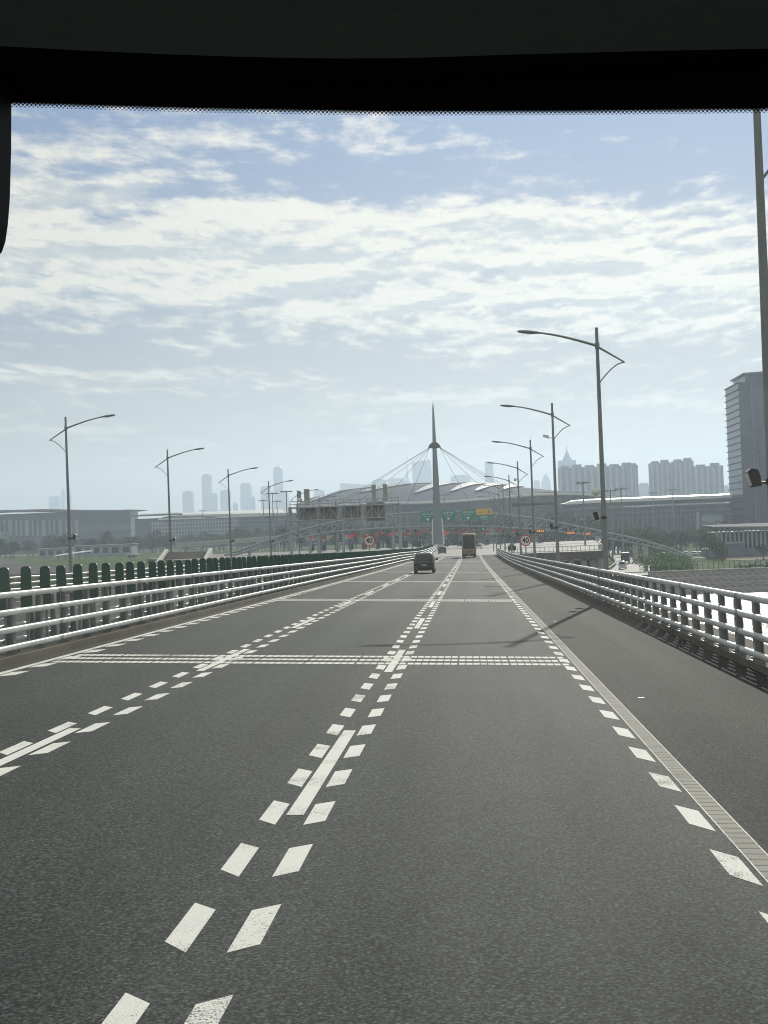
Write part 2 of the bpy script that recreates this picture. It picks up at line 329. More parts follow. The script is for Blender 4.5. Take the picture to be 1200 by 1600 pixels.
ys = sorted(set(list(range(270, 400, 5)) + list(range(400, 800, 15)) + [840, 900, 1000, 1100, 1250, 1500, 2000, 2800, 3600, 5000, 7000, 8900]))
g = MB(); vs = [(x, y, hland(x, y)) for y in ys for x in xs]; nx = len(xs)
g.add(vs, [(j*nx+i, j*nx+i+1, (j+1)*nx+i+1, (j+1)*nx+i) for j in range(len(ys)-1) for i in range(nx-1)], True)
struct(g.build('ground', grass, sheet=True))
def patch(name, pts, m, lift=0.12):
    # a flat area on the land, cut in strips so that it follows the lie of the land
    b = MB(); (a, bb, c, d) = [Vector((p[0], p[1], 0)) for p in pts]; n = 14; k = 8
    vs = []
    for j in range(n + 1):
        l = a.lerp(d, j / n); r_ = bb.lerp(c, j / n)
        for i in range(k + 1):
            q = l.lerp(r_, i / k); vs.append((q.x, q.y, hland(q.x, q.y) + lift))
    b.add(vs, [(j*(k+1)+i, j*(k+1)+i+1, (j+1)*(k+1)+i+1, (j+1)*(k+1)+i) for j in range(n) for i in range(k)])
    o = struct(b.build(name, m, sheet=True)); return o
def revet_material():
    m = bpy.data.materials.new('honeycomb revetment'); m.use_nodes = True; nt = m.node_tree; N = nt.nodes; L = nt.links; b = N['Principled BSDF']
    tc = N.new('ShaderNodeTexCoord'); mp = N.new('ShaderNodeMapping'); mp.inputs['Scale'].default_value = (0.55, 0.20, 1); L.new(tc.outputs['Object'], mp.inputs[0])
    v = N.new('ShaderNodeTexVoronoi'); v.feature = 'DISTANCE_TO_EDGE'; v.inputs['Scale'].default_value = 1.0; v.inputs['Randomness'].default_value = 0.25; L.new(mp.outputs[0], v.inputs['Vector'])
    r = N.new('ShaderNodeMapRange'); r.inputs[1].default_value = 0.05; r.inputs[2].default_value = 0.2; L.new(v.outputs['Distance'], r.inputs[0])
    mx = N.new('ShaderNodeMix'); mx.data_type = 'RGBA'; L.new(r.outputs[0], mx.inputs[0]); mx.inputs[6].default_value = (0.085, 0.085, 0.08, 1); mx.inputs[7].default_value = (0.012, 0.015, 0.013, 1)
    L.new(mx.outputs[2], b.inputs['Base Color']); b.inputs['Roughness'].default_value = 1.0; b.inputs['Specular IOR Level'].default_value = 0.05
    return m
MB().quad((8, 318, -13.6), (900, 318, -13.6), (900, 364, -9.2), (8, 364, -9.2)).build('bank_revetment', revet_material(), sheet=True)['kind'] = 'structure'
o = MB().box(8, 900, 364, 365.4, -11, -8.9).build('bank_wall', concrete_pale); tag(o, 'long low concrete wall capping the far bank of the water', 'wall')
patch('dark_soil_field', [(-300, 333), (-66, 333), (-118, 412), (-620, 1850)], mat('dark tilled soil', (0.035, 0.035, 0.036), 0.95, 0, 0.2, 0.3, 0.3, (0.1, 1, 1)))
patch('pale_grass_field', [(-560, 1150), (-165, 1150), (-170, 1420), (-720, 1420)], mat('dry yellow grass', (0.17, 0.165, 0.06), 0.95, 0, 0.2, 0.3, 0.03), 0.3)
patch('sandy_ground', [(80, 470), (190, 470), (200, 505), (86, 505)], mat('pale sand', (0.42, 0.37, 0.29), 0.95, 0, 0.2, 0.2, 0.1), 0.15)

# slip road below on the right
slip = [(36, 345), (40, 380), (50, 461), (63, 624), (72.5, 754), (81, 890)]
def along(pl, n=40):
    out = []
    for i in range(len(pl) - 1):
        p0 = Vector(pl[max(i-1, 0)]); p1 = Vector(pl[i]); p2 = Vector(pl[i+1]); p3 = Vector(pl[min(i+2, len(pl)-1)])
        k = max(2, n // (len(pl) - 1))
        for j in range(k):
            t = j / k; out.append(0.5 * ((2*p1) + (-p0+p2)*t + (2*p0-5*p1+4*p2-p3)*t*t + (-p0+3*p1-3*p2+p3)*t**3))
    out.append(Vector(pl[-1])); return out
sp = along(slip, 50); sl_, sr_ = [], []
for i, p in enumerate(sp):
    t = (sp[min(i+1, len(sp)-1)] - sp[max(i-1, 0)]).normalized(); n_ = Vector((t.y, -t.x)); w = 5.2
    h = -9.1 + 4.5 * sm(650, 1200, p.y)
    sl_.append(Vector((p.x - n_.x*w, p.y - n_.y*w, h))); sr_.append(Vector((p.x + n_.x*w, p.y + n_.y*w, h)))
b = MB(); vs = []
for a, c in zip(sl_, sr_): vs += [a, c]
b.add(vs, [(2*i, 2*i+1, 2*i+3, 2*i+2) for i in range(len(sp)-1)])
struct(b.build('slip_road', plaza_m, sheet=True))
for side, pts, lb in ((0, sl_, 'low pale rail edging the inner side of the slip road below'), (1, sr_, 'low pale rail edging the outer curve of the slip road below')):
    t = thing('slip_road_rail', lb, 'guard rail')
    r_ = MB(); r_.tube([p + Vector((0, 0, 0.75)) for p in pts], 0.22, 6); r_.build('rail', concrete_pale, t)
    q = MB()
    for p in pts[::2]: q.box(p.x-.1, p.x+.1, p.y-.1, p.y+.1, p.z-.4, p.z+.7)
    q.build('post', concrete_pale, t)['kind'] = 'stuff'

# ------------------------------------------------------------------ bridge decks and plaza
Y0, Y1 = -30, 300
yy = list(range(Y0, 190, 10)) + list(range(190, 301, 5))
def ribbon(x0, x1, zf, ylist=yy, lift=0.0, cuts=1):
    b = MB(); vs = []
    for y in ylist:
        for i in range(cuts + 1):
            x = x0 + (x1 - x0) * i / cuts; vs.append((x, y, zf(x, y) + lift))
    k = cuts + 1
    b.add(vs, [(j*k+i, j*k+i+1, (j+1)*k+i+1, (j+1)*k+i) for j in range(len(ylist)-1) for i in range(cuts)]); return b
struct(ribbon(-9.1, 5.5, zroad, cuts=4).build('road', asphalt, sheet=True))
shoulder_m = asphalt_material('dusty shoulder asphalt', (0.002, 0.002, 0.002), (0.058, 0.064, 0.058), 0.9, 0.10, 0.24)
struct(ribbon(2.3, 5.5, zroad, lift=0.0012, cuts=2).build('road_shoulder', shoulder_m, sheet=True))
struct(ribbon(-27.1, -11.6, lambda x, y: zopp(y), cuts=2).build('opposite_road', asphalt, sheet=True))
def solid(x0, x1, zf, top, bot, name, m, ylist=yy):
    b = MB(); rings = [[(x0, y, zf(x0, y)+bot), (x1, y, zf(x1, y)+bot), (x1, y, zf(x1, y)+top), (x0, y, zf(x0, y)+top)] for y in ylist]
    b.loft(rings, smooth=False); return b.build(name, m)
struct(solid(-9.95, -9.1, zroad, 0.17, -0.9, 'kerb', concrete, yy + [310, 330, 350, 380, 400, 425]))
struct(solid(5.5, 6.75, zroad, 0.15, -0.9, 'kerb', concrete))
struct(solid(-11.6, -10.75, lambda x, y: zopp(y), 0.17, -0.9, 'kerb', concrete, yy + [310, 330, 350, 380, 400, 425]))
struct(solid(-28.7, -27.1, lambda x, y: zopp(y), 0.17, -0.9, 'kerb', concrete))
o = solid(-9.3, 6.2, zroad, -0.2, -2.2, 'bridge_deck', concrete_pale); tag(o, 'concrete bridge deck carrying the near carriageway over the water', 'bridge')
o = solid(-28.2, -11.2, lambda x, y: zopp(y), -0.2, -2.2, 'bridge_deck', concrete_pale); tag(o, 'concrete bridge deck carrying the opposite carriageway with the sign gantry', 'bridge')
pz = MB()
edge = [(300, -28.7, 27), (330, -36, 29), (380, -60, 33), (430, -88, 38), (480, -105, 42), (545, -112, 46), (560, -110, 46)]
vs = []
for y, a, c in edge:
    for i in range(9): vs.append((a + (c-a)*i/8, y, zr(y)))
pz.add(vs, [(j*9+i, j*9+i+1, (j+1)*9+i+1, (j+1)*9+i) for j in range(len(edge)-1) for i in range(8)])
struct(pz.build('plaza_pavement', plaza_m, sheet=True))
ps = MB()
rings = [[(a-.3, y, zr(y)-1.6), (c+.3, y, zr(y)-1.6), (c+.3, y, zr(y)-.06), (a-.3, y, zr(y)-.06)] for y, a, c in edge]
ps.loft(rings, smooth=False); tag(ps.build('plaza_deck', concrete), 'wide concrete deck that carries the toll plaza', 'deck')
# piers under the plaza's right-hand edge, and its railing
pier_proto = None
for i in range(9):
    y = 302 + i * 17; x = 24.5 + 0.105 * (y - 300)
    b = MB(); h = -9.8 - (zr(y) - 1.6)
    if pier_proto is None:
        b.bbox(-.55, .55, -.5, .5, h - 8, 0, .12); o = b.build('plaza_pier', concrete_pale); pier_proto = o
        tag(o, 'square grey concrete pier under the right edge of the toll plaza', 'pier', 'piers under the toll plaza')
    else: o = pier_proto.copy(); COL.objects.link(o)
    o.location = (x, y, zr(y) - 1.62)
for i in range(7):
    o = pier_proto.copy(); COL.objects.link(o); o.location = (8.2 + i * 2.45, 301.2, zr(301) - 1.62)
t = thing('plaza_railing', 'pale barred railing along the front right edge of the toll plaza', 'railing')
rl = MB(); line = [Vector((7, 300.6, zr(300)))] + [Vector((c - .1, max(y, 300.6), zr(y))) for y, a, c in edge[:6]]
for h in (0.25, 1.15): rl.tube([p + Vector((0, 0, h)) for p in line], 0.07, 6)
rl.build('rail', steel, t)
rb = MB()
for a, c in zip(line[:-1], line[1:]):
    n = max(1, int((c - a).length / 0.9))
    for k in range(n):
        p = a.lerp(c, k / n); rb.box(p.x-.05, p.x+.05, p.y-.05, p.y+.05, p.z-.02, p.z+1.15)
rb.build('railing_bars', steel, t)['kind'] = 'stuff'

# ------------------------------------------------------------------ road markings
mk = MB(); eg = MB(); gv = MB()
def zm(x, y): return zroad(x, y) + 0.002
def mquad(b, pts, lift=0.0):
    b.add([(x, y, zm(x, y) + lift) for x, y in pts], [(0, 1, 2, 3)])
def strip(b, x0, x1, ya, yb, step=10, lift=0.0):
    y = ya
    while y < yb - 1e-6:
        e = min(yb, y + step); mquad(b, [(x0, y), (x1, y), (x1, e), (x0, e)], lift); y = e
CL, LL, RL, EL = -1.545, -5.14, 2.205, -8.74
Yb = 10.87 - 8
for k in range(146):
    y = Yb + 2 * k
    if y > 296: break
    for c in (CL, LL):
        mquad(mk, [(c+.125, y-.22), (c+.295, y-.02), (c+.295, y+.98), (c+.125, y+.80)])
        mquad(mk, [(c-.285, y), (c-.115, y-.23), (c-.115, y+.80), (c-.285, y+.98)])
    mquad(mk, [(RL-.322, y+.05), (RL-.148, y-.29), (RL-.148, y+.68), (RL-.322, y+.98)])
    mquad(mk, [(EL+.115, y-.25), (EL+.37, y+.10), (EL+.37, y+1.04), (EL+.115, y+.70)])
for k in range(-1, 19):
    y = 13.11 + 15 * k
    for c in (CL, LL): strip(mk, c-.077, c+.077, y, min(y + 6.05, 299), 3, 0.0015)
strip(mk, EL-.075, EL+.075, -5, 299)
strip(eg, RL-.09, RL+.09, -5, 299)
strip(mk, RL-.098, RL-.085, -5, 299, 10, 0.0015); strip(mk, RL+.085, RL+.098, -5, 299, 10, 0.0015)
y = 6.0
while y < 75:
    mquad(gv, [(RL-.083, y), (RL+.083, y), (RL+.083, y+.035), (RL-.083, y+.035)], 0.0015); y += 0.21
for c0 in (31.05, 65.6, 100.4, 138, 178, 220):
    for dy in (-.93, 0, .93):
        x = -8.55
        while x < 1.95:
            n = 0
            while n < 7 and x < 1.95:
                w = 0.125 if c0 < 60 else 0.135
                mquad(mk, [(x, c0+dy-.23), (x+w, c0+dy-.23), (x+w, c0+dy+.23), (x, c0+dy+.23)], 0.0035); x += 0.146; n += 1
            x += 0.02
struct(mk.build('road_markings', paint_white, sheet=True))
struct(eg.build('road_edge_line', paint_edge, sheet=True))
struct(gv.build('road_edge_line_grooves', paint_groove, sheet=True))
st = MB(); 
for y in (23.5, 47, 78):
    st.bbox(2.64, 2.74, y, y+.08, zroad(2.7, y), zroad(2.7, y)+.015, .005)
struct(st.build('road_marker_studs', white_paint))
om = MB()
for x in (-26.6, -22.9, -19.2, -15.5, -12.0):
    y = -5
    while y < 298:
        L_ = 10 if x in (-26.6, -12.0) else 6
        om.add([(x-.08, y, zopp(y)+.005), (x+.08, y, zopp(y)+.005), (x+.08, y+L_, zopp(y+L_)+.005), (x-.08, y+L_, zopp(y+L_)+.005)], [(0, 1, 2, 3)]); y += 10 if L_ == 10 else 15
struct(om.build('opposite_road_markings', paint_white, sheet=True))

# tar-sealed cracks and joints in the asphalt
cs = MB(); rc = random.Random(4)
def seal(pts, w):
    for (x0, y0_), (x1, y1_) in zip(pts[:-1], pts[1:]):
        d = Vector((x1 - x0, y1_ - y0_)).normalized(); nx_, ny_ = -d.y*w/2, d.x*w/2
        cs.add([(a, b_, zroad(a, b_) + .0012) for a, b_ in ((x0 - nx_, y0_ - ny_), (x0 + nx_, y0_ + ny_), (x1 + nx_, y1_ + ny_), (x1 - nx_, y1_ - ny_))], [(0, 1, 2, 3)])
for yj in (37.4, 83.0, 124.0): seal([(-1.2 + i*.3, yj + .012*i + rc.gauss(0, .008)) for i in range(11)], .035)
struct(cs.build('tar_seals', mat('tar', (0.018, 0.018, 0.018), .95, 0, .05), sheet=True))
# ------------------------------------------------------------------ bridge rails
def rail_section(y, x, z):      # rounded rail profile
    a, h = 0.05, 0.062
    return [(x + a*math.copysign(abs(math.cos(t))**.7, math.cos(t)), y, z + h*math.copysign(abs(math.sin(t))**.7, math.sin(t))) for t in [2*math.pi*(i+.5)/12 for i in range(12)]]
RAILS = (1.40, 1.045, 0.69, 0.33)
def bridge_rail(label, xr, side, zf, y0, y1, kerb_top, post_from):
    # side: +1 the post stands to the right of the rails (its outer side)
    t = thing('bridge_guard_rail', label, 'guard rail', (xr, post_from, zf(xr, post_from)))
    base = Vector(t.location)
    ylist = [v for v in (list(range(int(y0), 190, 8)) + list(range(190, int(y1), 5)) + [y1])]
    for h in RAILS:
        b = MB(); b.loft([[Vector(p) - base for p in rail_section(y, xr, zf(xr, y) + h)] for y in ylist])
        # sleeves where the lengths of rail join
        o = b.build('rail', steel, t)
    y = post_from + 1.0; s0 = None
    while y < min(y1, 120):
        for h in RAILS:
            if s0 is None:
                q0 = MB(); q0.loft([[Vector(((q[0]-xr)*1.07, q[1]-y, (q[2]-zf(xr, y)-h)*1.07)) for q in rail_section(yy_, xr, zf(xr, yy_) + h)] for yy_ in (y-.12, y+.12)])
                s0 = q0.build('rail_sleeve', steel_post, t); s0.location = Vector((xr, y, zf(xr, y) + h)) - base
            else: copy_part(s0, t, Vector((xr, y, zf(xr, y) + h)) - base)
        y += 8.0
    def post_mb(b, ox, oy, oz):
        s = side; k = kerb_top
        X = lambda d: ox + s * d
        # web with raked back, front and back flanges, base plate, brackets
        b.prism([(X(.10), oy-.012, oz+k), (X(.27), oy-.012, oz+k), (X(.20), oy-.012, oz+1.38), (X(.10), oy-.012, oz+1.38)], (0, .024, 0))
        b.prism([(X(.095), oy-.085, oz+k), (X(.125), oy-.085, oz+k), (X(.125), oy-.085, oz+1.42), (X(.095), oy-.085, oz+1.42)], (0, .17, 0))
        b.prism([(X(.26), oy-.085, oz+k), (X(.285), oy-.085, oz+k), (X(.215), oy-.085, oz+1.42), (X(.19), oy-.085, oz+1.42)], (0, .17, 0))
        x0, x1 = sorted((X(.02), X(.38))); b.box(x0, x1, oy-.15, oy+.15, oz+k-.01, oz+k+.03)
        for h in RAILS:
            x0, x1 = sorted((X(.045), X(.10))); b.box(x0, x1, oy-.07, oy+.07, oz+h-.05, oz+h+.05)
        for dx, dy in ((.06, -.11), (.06, .11), (.34, -.11), (.34, .11)):
            b.tube([(X(dx), oy+dy, oz+k), (X(dx), oy+dy, oz+k+.07)], .022, 6)
    b = MB(); post_mb(b, 0, 0, 0); p0 = b.build('post', steel_post, t)
    y = post_from + 2.0; n = 1; rest = MB()
    while y < y1:
        loc = Vector((xr, y, zf(xr, y))) - base
        if n < 100: copy_part(p0, t, loc)
        else: post_mb(rest, loc.x, loc.y, loc.z)
        y += 2.0; n += 1
    if rest.v: rest.build('post', steel_post, t)['kind'] = 'stuff'
    return t
bridge_rail('long four-bar white guard rail on the right of the near carriageway, water behind it', 5.47, 1, zroad, 4, 300, .15, 21.4)
bridge_rail('long four-bar white guard rail left of the near lanes, green anti-glare panels behind it', -9.2, -1, zroad, 4, 425, .17, 24.0)
bridge_rail('white guard rail on the median side of the opposite carriageway, behind the green panels', -11.5, 1, lambda x, y: zopp(y), 20, 425, .17, 34.0)
bridge_rail('white guard rail along the far side of the opposite carriageway, below the lamps', -27.4, -1, lambda x, y: zopp(y), 60, 300, .17, 78.0)

# ------------------------------------------------------------------ green anti-glare panels
proto = None; i = 0
for i in range(252):
    y = 30.2 + 1.49 * i; x = -10.0
    if proto is None:
        proto = thing('anti_glare_panel', 'dark green round-topped anti-glare panel standing in the row behind the left guard rail', 'panel', (x, y, zroad(x, y)), 0, 'green anti-glare panels along the median')
        b = MB(); pr = [(-.115, .92), (.115, .92), (.135, 1.12), (.116, 1.80), (.108, 1.87), (.085, 1.905), (.04, 1.92), (-.04, 1.92), (-.085, 1.905), (-.108, 1.87), (-.116, 1.80), (-.135, 1.12)]
        rings = []
        for dy, k in ((-.03, .9), (-.022, 1.0), (.022, 1.0), (.03, .9)): rings.append([(px*k, dy, 1.4 + (pz_-1.4)*(1-(1-k)*.3)) for px, pz_ in pr])
        b.loft(rings, smooth=False); b.build('blade', green_panel, proto)
        b = MB(); b.box(-.035, .035, .035, .075, .12, 1.45); b.box(-.09, .09, -.03, .13, .10, .15); b.build('stand', steel_post, proto)
    else:
        o = dup(proto, (x + random.gauss(0, .012), y + random.gauss(0, .02), zroad(x, y) + random.gauss(0, .008)), R(random.gauss(0, 3.5)))
        o.rotation_euler[1] = R(random.gauss(0, .7))

# ------------------------------------------------------------------ street lamps
def lamp_parts(t, s):
    # s = +1: arm reaches towards -X (lamps on the right); everything measured from the foot
    H = 12.3
    b = MB(); b.tube([(0, 0, 0), (0, 0, 4), (0, 0, H)], [.125, .112, .07], 14); b.tube([(0, 0, 0), (0, 0, .03)], .24, 12); b.build('pole', lamp_grey, t)
    b = MB(); pts = []
    for k in range(11):
        u = k / 10; pts.append((-s * (0.02 + 2.6 * u), 0, H - .82 + 0.98 * math.sin(u * 1.15) / math.sin(1.15) * (0.72)))
    b.tube(pts, [.062 - .02 * k / 10 for k in range(11)], 8); b.tube([(0, 0, H-.95), (0, 0, H-.68)], .11, 10); o_arm = b.build('arm', lamp_grey, t)
    e = Vector(pts[-1])
    b = MB(); rings = []
    for u, w, h in ((-.08, .05, .04), (.05, .09, .06), (.3, .15, .085), (.65, .16, .08), (.85, .12, .06), (.95, .05, .03)):
        c = e + Vector((-s * u, 0, .10 * u + .01)); rings.append([c + Vector((0, w*math.cos(2*math.pi*j/10), h*math.sin(2*math.pi*j/10))) for j in range(10)])
    b.loft(rings); lh = b.build('lamp_head', lamp_grey, t)
    b = MB(); c = e + Vector((-s*.45, 0, -.025)); b.disc(c, .11, (s*.1, 0, 1), .03, 12); b.build('lens', glass_lens, lh)
    b = MB(); tip = (s*1.2, 0, H-1.62)
    b.tube([(0, 0, H-.86), tip], [.055, .035], 7)
    b.build('strut', lamp_grey, t)
    b = MB(); b.tube([(s*(.04+1.16*u), 0, H-2.5 + .88*math.sin(u*math.pi/2)) for u in [k/8 for k in range(9)]], .028, 6); b.build('brace', lamp_grey, t)
    # small floodlight on a bracket
    fl = MB(); fx = -s * .35
    fl.prism([(fx+s*.11, -.15, 3.62), (fx-s*.06, -.15, 3.60), (fx-s*.16, -.15, 3.92), (fx-s*.08, -.15, 3.98), (fx+s*.05, -.15, 3.95), (fx+s*.10, -.15, 3.80)], (0, .3, 0))
    fo = fl.build('floodlight', black, t)
    b = MB(); b.tube([(0, 0, 3.70), (fx+s*.10, 0, 3.68)], .025, 6); b.tube([(0, 0, 3.64), (0, 0, 3.76)], .128, 10); b.build('bracket', black, fo)
    b = MB(); b.prism([(fx-s*.063, -.12, 3.64), (fx-s*.155, -.12, 3.90), (fx-s*.17, -.12, 3.895), (fx-s*.078, -.12, 3.635)], (0, .24, 0)); b.build('lens', glass_lens, fo)
RX = 6.25
first = thing('street_lamp', 'nearest grey street lamp on the right, cut off by the picture edge beside the coach', 'street lamp', (RX - .04, 30.2, zroad(RX, 30.2)), 0, 'street lamps along the right guard rail')
lamp_parts(first, 1)
lab = ['tallest fully visible street lamp on the right rail, round camera on its pole', 'second full street lamp from the front in the right row, with side arm']
rlamps = [first]
for k in range(1, 10):
    y = 32.1 + 35.3 * k; x = RX - .06 * k
    l = lab[k-1] if k <= 2 else '%s full street lamp from the front in the row on the right' % ORD[k-1]
    rlamps.append(dup(first, (x, y, zroad(x, y) if y < 300 else zr(y)), 0, l))
first_l = thing('street_lamp', 'street lamp at far left, its curved arm reaching right over the opposite carriageway', 'street lamp', (-28.05, 103.2, zopp(103.2)+.17), 0, 'street lamps beyond the opposite carriageway')
lamp_parts(first_l, -1)
for k in range(1, 8):
    y = 103.2 + 35.3 * k
    dup(first_l, (-28.05, y, zopp(y) + .17), 0, '%s street lamp from the left in the row beyond the green panels' % ORD[k])
def cctv(t, s, h, dome):
    b = MB()
    if dome:
        b.tube([(0, 0, h), (-s*.32, 0, h)], .03, 6); b.tube([(-s*.32, 0, h+.14), (-s*.32, 0, h+.05), (-s*.32, 0, h-.12), (-s*.32, 0, h-.2)], [.10, .16, .16, .06], 10)
    else:
        b.tube([(0, 0, h), (-s*.4, 0, h)], .03, 6); b.hexa([(-s*.40-.3, -.1, h+.08), (-s*.4+.1, -.1, h-.02), (-s*.4+.1, .1, h-.02), (-s*.4-.3, .1, h+.08), (-s*.4-.3, -.1, h+.26), (-s*.4+.1, -.1, h+.15), (-s*.4+.1, .1, h+.15), (-s*.4-.3, .1, h+.26)])
    b.build('cctv_camera', white_paint, t)
cctv(rlamps[1], 1, 4.9, True); cctv(rlamps[2], 1, 9.9, False); cctv(rlamps[4], 1, 10.2, True)
b = MB(); b.box(-3.0, 0, -.05, .05, 5.3, 5.42); b.box(-3.0, -1.6, -.12, .12, 5.27, 5.45); b.build('side_arm', lamp_grey, rlamps[2])

# ------------------------------------------------------------------ round 40 signs
def speed_sign(label, loc, top, r, g_=None):
    t = thing('speed_limit_sign', label, 'road sign', loc, 0, g_)
    b = MB(); b.tube([(0, .08, 0), (0, .08, top + r * .6)], .05, 8); b.build('post', steel_post, t)
    b = MB(); b.disc((0, 0, top), r, (0, 1, 0), .03, 40); d = b.build('plate', white_paint, t)
    b = MB()
    n = 40; vs = []
    for rr, yy_ in ((r, -.02), (r*.84, -.02)):
        vs += [(rr*math.cos(2*math.pi*i/n), yy_, top + rr*math.sin(2*math.pi*i/n)) for i in range(n)]
    b.add(vs, [(i, (i+1) % n, n+(i+1) % n, n+i) for i in range(n)]); b.build('red_ring', red_paint, d)
    lettering('40', r * 1.30, (0, -.022, top), black_paint, d, .92, r*.03)
p = P(821, 844.5, 160); speed_sign('round red-ringed 40 sign beyond the right guard rail', (p.x, 160, zroad(p.x, 160)), p.z - zroad(p.x, 160), .61, 'round 40 speed limit signs')
p = P(577, 845, 160); speed_sign('round red-ringed 40 sign on the median behind the green panels', (p.x, 160, zopp(160)), p.z - zopp(160), .61, 'round 40 speed limit signs')
# ------------------------------------------------------------------ sign gantry over the opposite carriageway
gantry_steel = mat('gantry light grey', srgb(172, 178, 180), 0.5)
def gantry():
    Yg = 237.0; zg = zopp(Yg); xl, xr = -28.5, -10.95
    t = thing('sign_gantry', 'grey lattice sign gantry seen from behind, spanning the opposite carriageway', 'sign gantry', (-19.5, Yg, zg))
    z0 = P(540, 811, Yg).z - zg; z1 = P(540, 791, Yg).z - zg; z2 = P(540, 780.5, Yg).z - zg
    a, c = xl + 19.5, xr + 19.5; d = 1.3
    for x in (a, c):
        b = MB(); b.tube([(x, 0, 0), (x, 0, z1 + .2)], .27, 12); b.box(x-.5, x+.5, -.5, .5, 0, .3); b.build('column', gantry_steel, t)
    b = MB()
    for yy_ in (-d/2, d/2):
        for z in (z0, z1): b.tube([(a, yy_, z), (c, yy_, z)], .09, 8)
    b.build('chords', gantry_steel, t)
    b = MB(); n = 16
    for i in range(n + 1):
        x = a + (c - a) * i / n
        for yy_ in (-d/2, d/2): b.bar((x, yy_, z0), (x, yy_, z1), .042)
        for z in (z0, z1): b.bar((x, -d/2, z), (x, d/2, z), .05)
        if i < n:
            x2 = a + (c - a) * (i + 1) / n
            for yy_ in (-d/2, d/2):
                b.bar((x, yy_, z0 if i % 2 else z1), (x2, yy_, z1 if i % 2 else z0), .042)
    b.build('lattice', gantry_steel, t)
    b = MB(); b.box(a, c, -.65, .65, z1 + .12, z1 + .16)
    for i in range(15):
        x = a + (c - a) * i / 14
        for yy_ in (-.7, .7): b.bar((x, yy_, z1 + .1), (x, yy_, z2), .035)
    for yy_ in (-.7, .7):
        for z in (z2, (z1 + z2) / 2 + .05): b.bar((a, yy_, z), (c, yy_, z), .035)
    b.build('catwalk', gantry_steel, t)
    back = mat('sign back', (0.33, 0.32, 0.27), 0.7, 0.2, 0.4, 0.15, 3)
    for (x0, x1, ya, yb) in ((467.5, 494.5, 791, 812.5), (499.5, 526.5, 789.5, 812.5), (535, 563, 788, 812), (572.5, 600, 784, 814)):
        p, q = P(x0, yb, Yg), P(x1, ya, Yg); b = MB()
        X0, X1, Z0, Z1 = p.x + 19.5, q.x + 19.5, p.z - zg, q.z - zg
        b.bbox(X0, X1, .80, .92, Z0, Z1, .04); s_ = b.build('sign_panel', back, t)
        r = MB()
        k = 5
        for i in range(k):
            z = Z0 + (Z1 - Z0) * (i + .5) / k; r.box(X0 + .05, X1 - .05, .72, .797, z - .04, z + .04)
        for i in range(3):
            x = X0 + (X1 - X0) * (i + .5) / 3; r.box(x - .06, x + .06, .64, .717, Z0 + .1, Z1 - .1)
        r.build('stiffeners', back, s_)
    ant = mat('antenna beige', (0.33, 0.32, 0.28), 0.6)
    for i, (x0, x1, ya, yb, dev) in enumerate(((465.5, 470.2, 767, 779, 1), (475.5, 483.3, 764, 783, 1), (581, 587, 757, 778, 1), (599, 605, 756, 777, 1))):
        p, q = P(x0, yb, Yg), P(x1, ya, Yg)
        w = thing('cell_antenna', ['slim antenna nearest the left end of the gantry top', 'wide tilted antenna second from the left on the gantry', 'left of the two tall antennas on the gantry right end', 'right of the two tall antennas on the gantry right end'][i], 'antenna', ((p.x + q.x)/2, Yg, z2 - .3 + zg), 0, 'antennas on top of the sign gantry')
        W = (q.x - p.x) / 2; Z0 = p.z - w.location.z; Z1 = q.z - w.location.z
        b = MB(); b.bbox(-W, W, -.12, .12, Z0, Z1, .05); b.build('panel', ant, w)
        b = MB(); b.bar((0, .16, -(z2 - z1) + .5), (0, .16, Z1 - .3), .05); b.bar((0, .12, Z0 + .2), (0, .17, Z0 + .2), .06); b.build('mast', gantry_steel, w)
        b = MB(); b.box(-.35, -.12, -.1, .1, Z0 - .55, Z0 - .15); b.box(.1, .4, -.12, .1, Z0 - .65, Z0 - .1); b.build('radio_unit', ant, w)
gantry()

